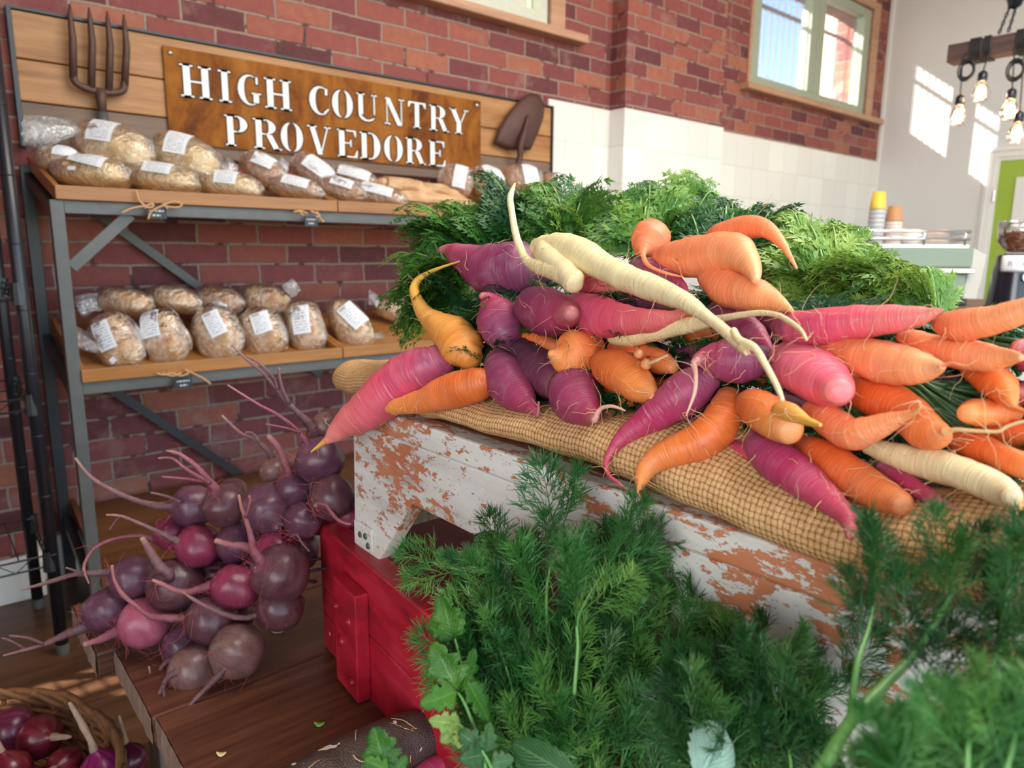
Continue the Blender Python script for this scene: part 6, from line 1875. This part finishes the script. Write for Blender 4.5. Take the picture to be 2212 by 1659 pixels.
greens('carrot tops behind the small round orange carrot, fronds over the white tiles', (1400, 580, .92), [(1340, 420, 1.0), (1372, 402, 1.0), (1440, 430, .98), (1500, 400, .98), (1525, 388, .98), (1552, 428, .97), (1320, 470, .97), (1470, 470, .95), (1420, 480, .95)], 26, 'frond', width=0.095)
greens('carrot tops behind the arching orange carrot, one long frond to the right', (1560, 620, .85), [(1620, 452, .93), (1590, 470, .92), (1480, 470, .93), (1540, 460, .93), (1690, 480, .9)], 12, 'frond_dark', width=0.08)
greens('light green carrot tops right of the arching orange carrot', (1800, 700, .74), [(1700, 470, .86), (1740, 480, .85), (1800, 500, .84), (1815, 505, .84), (1850, 535, .83), (1680, 560, .82), (1730, 560, .8), (1640, 600, .8), (1780, 580, .8)], 24, 'frond_light', width=0.08)
greens('carrot tops with long bare stalks above the long pink carrot', (2030, 720, .64), [(1640, 585, .8), (1700, 600, .78), (1750, 610, .76), (1820, 590, .74), (1860, 585, .74), (1880, 590, .73), (1900, 600, .72), (1965, 615, .70), (1930, 640, .68), (1830, 640, .72)], 24, 'frond_light', width=0.06)
# deep between the roots
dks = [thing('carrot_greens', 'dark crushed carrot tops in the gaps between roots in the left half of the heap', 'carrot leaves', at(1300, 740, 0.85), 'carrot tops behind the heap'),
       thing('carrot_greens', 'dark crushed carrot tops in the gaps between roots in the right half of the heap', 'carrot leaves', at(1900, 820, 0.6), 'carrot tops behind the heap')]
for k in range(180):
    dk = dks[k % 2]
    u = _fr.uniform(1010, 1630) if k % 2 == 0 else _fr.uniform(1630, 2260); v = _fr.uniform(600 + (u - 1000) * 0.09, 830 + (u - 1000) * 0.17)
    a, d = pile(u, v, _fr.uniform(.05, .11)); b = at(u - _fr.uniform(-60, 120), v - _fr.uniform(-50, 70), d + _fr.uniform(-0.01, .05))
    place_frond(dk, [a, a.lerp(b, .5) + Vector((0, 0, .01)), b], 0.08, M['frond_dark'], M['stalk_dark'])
sk = thing('carrot_greens', 'bundle of dark bare carrot stalks lying between the orange carrots at the right', 'carrot leaves', at(2000, 860, 0.5), 'carrot tops behind the heap')
for k in range(26):
    a, d = pile(1880 + _fr.gauss(0, 16), 800 + _fr.gauss(0, 14), .06); b, _ = pile(2110 + _fr.gauss(0, 24), 905 + _fr.gauss(0, 22), .05)
    MB().tube([a, a.lerp(b, .5) + Vector((0, 0, _fr.uniform(-.004, .006))), b], 0.0019, 6).build('stalk', M['stalk_dark'], sk, smooth=True)
for k in range(14):
    a, d = pile(2110 + _fr.gauss(0, 10), 735 + _fr.gauss(0, 6), .05); b, _ = pile(2230, 775 + _fr.gauss(0, 14), .04)
    MB().tube([a, a.lerp(b, .5), b], 0.0019, 6).build('stalk', M['stalk_dark'], sk, smooth=True)

# ------------------------------------------------------------------ dill
def dill_leaf(seed):
    r = random.Random(seed)
    mb = MB()
    def thread(p, d, L, w_):
        n = d.orthogonal().normalized(); b = d.cross(n)
        bend = (n * r.uniform(-.25, .25) + b * r.uniform(-.25, .25)) * L
        vs = []
        for j, (q, k) in enumerate(((0, .8), (.5, 1.0), (1.0, .25))):
            c = p + d * (L * q) + bend * (q * q)
            for a in (0, 2.094, 4.189):
                vs.append(c + (n * cos(a) + b * sin(a)) * w_ * k)
        fs = []
        for j in range(2):
            for a in range(3):
                a2 = (a + 1) % 3
                fs.append((j * 3 + a, j * 3 + a2, j * 3 + 3 + a2, j * 3 + 3 + a))
        mb.add(vs, fs)
    X = Vector((1, 0, 0))
    thread(Vector(), X, 1.0, 0.011)
    for i in range(7):
        s = 0.22 + 0.78 * i / 6
        sl = 0.46 * (1 - s) ** 0.7 + 0.10
        for side in (-1, 1):
            th_ = radians(48 - 14 * s) * side + r.uniform(-.15, .15)
            el = r.uniform(-.35, .55)
            d = Vector((cos(th_) * cos(el), sin(th_) * cos(el), sin(el)))
            p = X * s
            thread(p, d, sl, 0.008)
            m = 5
            for j in range(m):
                q = 0.25 + 0.75 * j / (m - 1)
                pp = p + d * sl * q
                n = d.orthogonal().normalized(); b = d.cross(n)
                for w_ in range(3 if j < m - 1 else 5):
                    ph = r.uniform(0, 6.28)
                    an = r.uniform(.35, .75)
                    dd = (d * cos(an) + (n * cos(ph) + b * sin(ph)) * sin(an)).normalized()
                    thread(pp, dd, r.uniform(.16, .30), 0.0072)
    for w_ in range(7):
        d = Vector((1, r.gauss(0, .35), r.gauss(0, .35))).normalized()
        thread(X * 0.98, d, r.uniform(.16, .28), 0.0072)
    me = bpy.data.meshes.new('dill_leaf_%d' % seed)
    me.from_pydata([tuple(v) for v in mb.v], [], mb.f)
    return me
DILL = {}
for key in ('dill', 'dill_dark'):
    DILL[key] = []
    for k in range(6):
        me = dill_leaf(k + (0 if key == 'dill' else 20)); me.materials.append(M[key]); DILL[key].append(me)
_dr = random.Random(5)
def dill(label, path, n=6, size=0.075, mat='dill', r0=0.0016, group='dill sprigs in the foreground', first=0.3, spread=0.8):
    """path: (u, v, depth) from base to tip"""
    P = [at(*q) for q in path]
    C = [Vector(c) for c in catmull(P, 8)]
    t = thing('dill_sprig', label, 'dill', P[0], group)
    m = len(C)
    MB().tube(C, [r0 * (1 - 0.6 * i / (m - 1)) for i in range(m)], 7).build('stem', M['dill_stem'], t, smooth=True)
    for k in range(n):
        s = first + (1 - first) * k / max(1, n - 1)
        i = min(m - 2, int(s * (m - 1)))
        p = C[i] if k < n - 1 else C[-1]
        tg = (C[i + 1] - C[i]).normalized()
        ph = k * 2.4 + _dr.uniform(-.5, .5)
        nn = tg.orthogonal().normalized(); bb_ = tg.cross(nn)
        out = nn * cos(ph) + bb_ * sin(ph)
        d = (tg + out * (spread * _dr.uniform(.7, 1.2) if k < n - 1 else 0.08) + Vector((0, 0, .15))).normalized()
        sc = size * _dr.uniform(.75, 1.15) * (1.0 if k < n - 1 else 1.1)
        z = d.cross(out if k < n - 1 else nn).normalized()
        y = z.cross(d).normalized()
        o = bpy.data.objects.new('frond', DILL[mat][_dr.randrange(6)])
        COL.objects.link(o)
        o.parent = t
        mw = Matrix((d * sc, y * sc, z * sc)).transposed().to_4x4()
        mw.translation = p - P[0]
        o.matrix_basis = mw
    return t
D = 'feathery dill sprig '
dill('tallest dill sprig standing up before the chipped bench front', [(1205, 1560, .53), (1190, 1430, .54), (1180, 1320, .555), (1185, 1240, .57), (1212, 1150, .585)], 8, .056, r0=.0022, first=.35)
dill('dill sprig pointing left over the red crate', [(1200, 1330, .56), (1120, 1262, .585), (1030, 1238, .60), (965, 1226, .61)], 6, .043, first=.3, spread=.5)
dill('dill sprig reaching up right of the tallest one, against the bench', [(1300, 1500, .54), (1300, 1330, .56), (1330, 1270, .57), (1372, 1225, .58)], 7, .05)
dill('pale dill sprig with a clear straight stem right of the tallest one', [(1240, 1500, .49), (1248, 1400, .495), (1250, 1330, .50), (1300, 1240, .51)], 6, .05, first=.45)
tips = [(1090, 1140), (1060, 1250), (1030, 1290), (1015, 1335), (1040, 1395), (1075, 1490), (1120, 1220), (1150, 1330), (1210, 1390), (1290, 1190), (1350, 1270), (1420, 1230), (1300, 1420), (1400, 1380), (1470, 1300), (1240, 1290), (1350, 1500), (1230, 1520), (1430, 1480), (1130, 1430), (1110, 1560), (1480, 1400), (1550, 1320), (1580, 1350), (1530, 1420), (1180, 1480), (1280, 1560), (1400, 1570), (1070, 1440), (1330, 1350)]
for i, (u, v) in enumerate(tips):
    near = (v - 1100) / 500
    dd = .59 - .10 * near + _dr.uniform(-.015, .015)
    bu = 1250 + (u - 1250) * 0.45
    dill('feathery green dill sprig inside the big bunch in front of the chipped bench', [(bu, 1760, dd - .07), ((u * 1.2 + bu) / 2.2, v + 240, dd - .03), (u, v + 100, dd)], 6, .047, 'dill' if i % 3 else 'dill_dark', group='dill sprigs in the main bunch', first=.38)
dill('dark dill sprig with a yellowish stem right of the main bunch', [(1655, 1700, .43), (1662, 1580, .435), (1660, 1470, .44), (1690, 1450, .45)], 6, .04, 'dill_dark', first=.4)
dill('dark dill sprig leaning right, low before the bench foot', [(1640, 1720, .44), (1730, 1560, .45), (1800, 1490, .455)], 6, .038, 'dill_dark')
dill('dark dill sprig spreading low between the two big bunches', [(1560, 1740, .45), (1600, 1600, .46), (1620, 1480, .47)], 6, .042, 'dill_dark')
dill('thick forked dill stem nearest the viewer at the right, blurred', [(1740, 1720, .33), (1835, 1562, .335), (1910, 1480, .345), (1975, 1412, .355), (2040, 1310, .365), (2060, 1270, .37)], 7, .043, 'dill_dark', r0=.0034, first=.55, group='near dill at the right')
dill('left branch of the near forked dill, rising in front of the burlap', [(1835, 1562, .335), (1850, 1440, .345), (1875, 1360, .36), (1885, 1310, .37)], 6, .042, 'dill_dark', r0=.0018, first=.5, group='near dill at the right')
dill('right branch of the near forked dill, running level to the right', [(1835, 1562, .335), (1935, 1525, .33), (2030, 1490, .335), (2130, 1420, .345)], 6, .038, 'dill_dark', r0=.0018, first=.5, group='near dill at the right')
dill('dill plume at the right edge in front of the burlap', [(2140, 1520, .34), (2160, 1380, .345), (2170, 1310, .35), (2180, 1270, .355)], 6, .042, 'dill_dark', group='near dill at the right')
for i, (u, v) in enumerate([(2090, 1480), (2190, 1490), (1960, 1560), (2060, 1570), (2170, 1590), (1890, 1600), (2120, 1530), (2000, 1620), (2210, 1560)]):
    dill('blurred dill sprig in the near mass at the bottom right corner', [(u * .5 + 1040, 1800, .24), (u, v + 110, .265), (u + _dr.uniform(-10, 10), v + 80, .285)], 6, .032, 'dill', r0=.0012, group='near dill mass in the corner', first=.35)
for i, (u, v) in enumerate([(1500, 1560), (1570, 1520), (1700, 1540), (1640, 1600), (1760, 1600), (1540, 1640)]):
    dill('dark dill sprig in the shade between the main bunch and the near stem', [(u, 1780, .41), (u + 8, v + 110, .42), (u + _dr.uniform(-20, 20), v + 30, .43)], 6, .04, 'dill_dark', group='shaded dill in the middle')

# ------------------------------------------------------------------ parsley and broad leaves
PROFILE = [(0, .02), (.06, .10), (.14, .45), (.20, .72), (.24, .66), (.30, .95), (.34, .88), (.38, 1.0), (.43, .55), (.48, .62), (.54, .86), (.58, .78), (.64, .92), (.70, .44), (.76, .56), (.80, .48), (.87, .50), (.92, .28), (.96, .24), (1.0, .01)]
TOOTH = [(0, .02), (.05, .2), (.12, .42), (.15, .38), (.24, .66), (.27, .6), (.36, .84), (.39, .78), (.48, .96), (.51, .88), (.6, 1.0), (.63, .9), (.72, .9), (.75, .8), (.84, .7), (.87, .58), (.94, .36), (1.0, .02)]
def blade(mb, a, b, W, nrm, fold=0.25, curl=0.1, prof=PROFILE, seed=0):
    ax = b - a; L = ax.length; ax.normalize()
    side = ax.cross(nrm).normalized(); up = side.cross(ax)
    r = random.Random(seed)
    vs, fs, uvs = [], [], []
    for i, (t_, w_) in enumerate(prof):
        c = a + ax * (t_ * L) + up * (-curl * L * t_ * t_)
        for k in (-1, -.5, 0, .5, 1):
            jit = 1 + (r.uniform(-.08, .08) if abs(k) == 1 else 0)
            x = k * w_ * W * jit
            back = -abs(k) * w_ * W * 0.12
            vs.append(c + side * x + ax * back + up * (abs(x) * fold + 0.06 * W * sin(7 * t_ + k * 3 + seed)))
    for i in range(len(prof) - 1):
        for k in range(4):
            q = i * 5 + k
            fs.append((q, q + 5, q + 6, q + 1))
            u0, u1 = k / 4, (k + 1) / 4
            uvs.append([(u0, prof[i][0]), (u0, prof[i + 1][0]), (u1, prof[i + 1][0]), (u1, prof[i][0])])
    mb.add(vs, fs, uvs)
def herb(label, stem, leaves, mat, r0=0.0017, name='parsley_sprig', cat='parsley', group=None, prof=PROFILE):
    """stem: (u, v, d) list; leaves: (u0, v0, u1, v1, half width px, d0, d1, tilt)"""
    base = at(*stem[0])
    t = thing(name, label, cat, base, group)
    C = [Vector(c) for c in catmull([at(*q) for q in stem], 6)]
    MB().tube(C, [r0 * (1 - .5 * i / (len(C) - 1)) for i in range(len(C))], 7).build('stem', M['dill_stem'], t, smooth=True)
    for k, (u0, v0, u1, v1, hw, d0, d1, tilt) in enumerate(leaves):
        a, b = at(u0, v0, d0), at(u1, v1, d1)
        nrm = (-FWD + RGT * tilt + Vector((0, 0, .5))).normalized()
        mb = MB(); blade(mb, a, b, hw * d0 / FPX, nrm, .22, .12, prof, int(u0 + v0))
        o = mb.build('leaf', M[mat], t, smooth=True)
        so = o.modifiers.new('thick', 'SOLIDIFY'); so.thickness = 0.0004
    return t
herb('parsley sprig with dark lobed leaves standing between the dill and the red crate', [(1060, 1700, .48), (1030, 1590, .485), (1006, 1524, .49), (988, 1494, .49)],
     [(992, 1490, 930, 1392, 52, .49, .495, -.5), (990, 1494, 908, 1522, 34, .49, .48, .2), (996, 1496, 1030, 1400, 26, .49, .5, .9), (1008, 1470, 1062, 1560, 30, .48, .475, .9)], 'parsley')
herb('upper parsley leaf pair on a thin pale stalk between crate and dill', [(1012, 1515, .5), (1004, 1472, .505), (992, 1420, .51), (982, 1378, .515)],
     [(982, 1380, 948, 1288, 46, .515, .52, -.6), (984, 1378, 926, 1340, 28, .515, .52, 0), (984, 1376, 1000, 1320, 20, .515, .52, .8)], 'parsley')
herb('pale yellow-green parsley leaf drooping over the dark root', [(1030, 1640, .47), (1015, 1590, .475), (990, 1562, .48)],
     [(998, 1566, 928, 1556, 26, .48, .475, .1), (996, 1570, 952, 1602, 26, .48, .472, .3), (996, 1570, 992, 1616, 20, .48, .472, .5)], 'parsley_pale')
herb('broad parsley leaf at the bottom edge over the dark root', [(860, 1720, .44), (840, 1680, .44), (832, 1662, .44)],
     [(836, 1668, 806, 1570, 48, .44, .45, 0), (840, 1668, 786, 1640, 24, .44, .44, -.4), (846, 1676, 880, 1634, 22, .44, .445, .5)], 'parsley')
herb('glossy parsley leaves at the foot of the dill bunch, bottom edge', [(1080, 1720, .45), (1062, 1660, .455), (1040, 1620, .46)],
     [(1046, 1625, 990, 1580, 34, .46, .465, -.3), (1048, 1630, 996, 1640, 30, .46, .45, 0), (1050, 1628, 1062, 1560, 26, .46, .47, .6), (1060, 1650, 1110, 1640, 26, .45, .45, .8)], 'leaf_dark')
herb('lobed green leaf tucked behind the dill beneath the bench', [(1120, 1260, .66), (1090, 1220, .665), (1066, 1205, .67)],
     [(1110, 1225, 1026, 1150, 42, .665, .68, .3), (1080, 1225, 960, 1212, 30, .665, .66, 0)], 'parsley', prof=TOOTH, name='leafy_green', cat='leafy greens')
herb('dark broad leaf lying at the bottom middle under the dill', [(1290, 1720, .42), (1250, 1680, .42)],
     [(1260, 1690, 1100, 1600, 40, .42, .44, .1)], 'leaf_dark', prof=TOOTH, name='leafy_green', cat='leafy greens')
herb('bluish grey toothed leaf at the bottom edge right of the main dill bunch', [(1510, 1730, .40), (1520, 1690, .40)],
     [(1508, 1700, 1560, 1556, 62, .40, .42, .3)], 'leaf_blue', prof=TOOTH, name='leafy_green', cat='leafy greens')
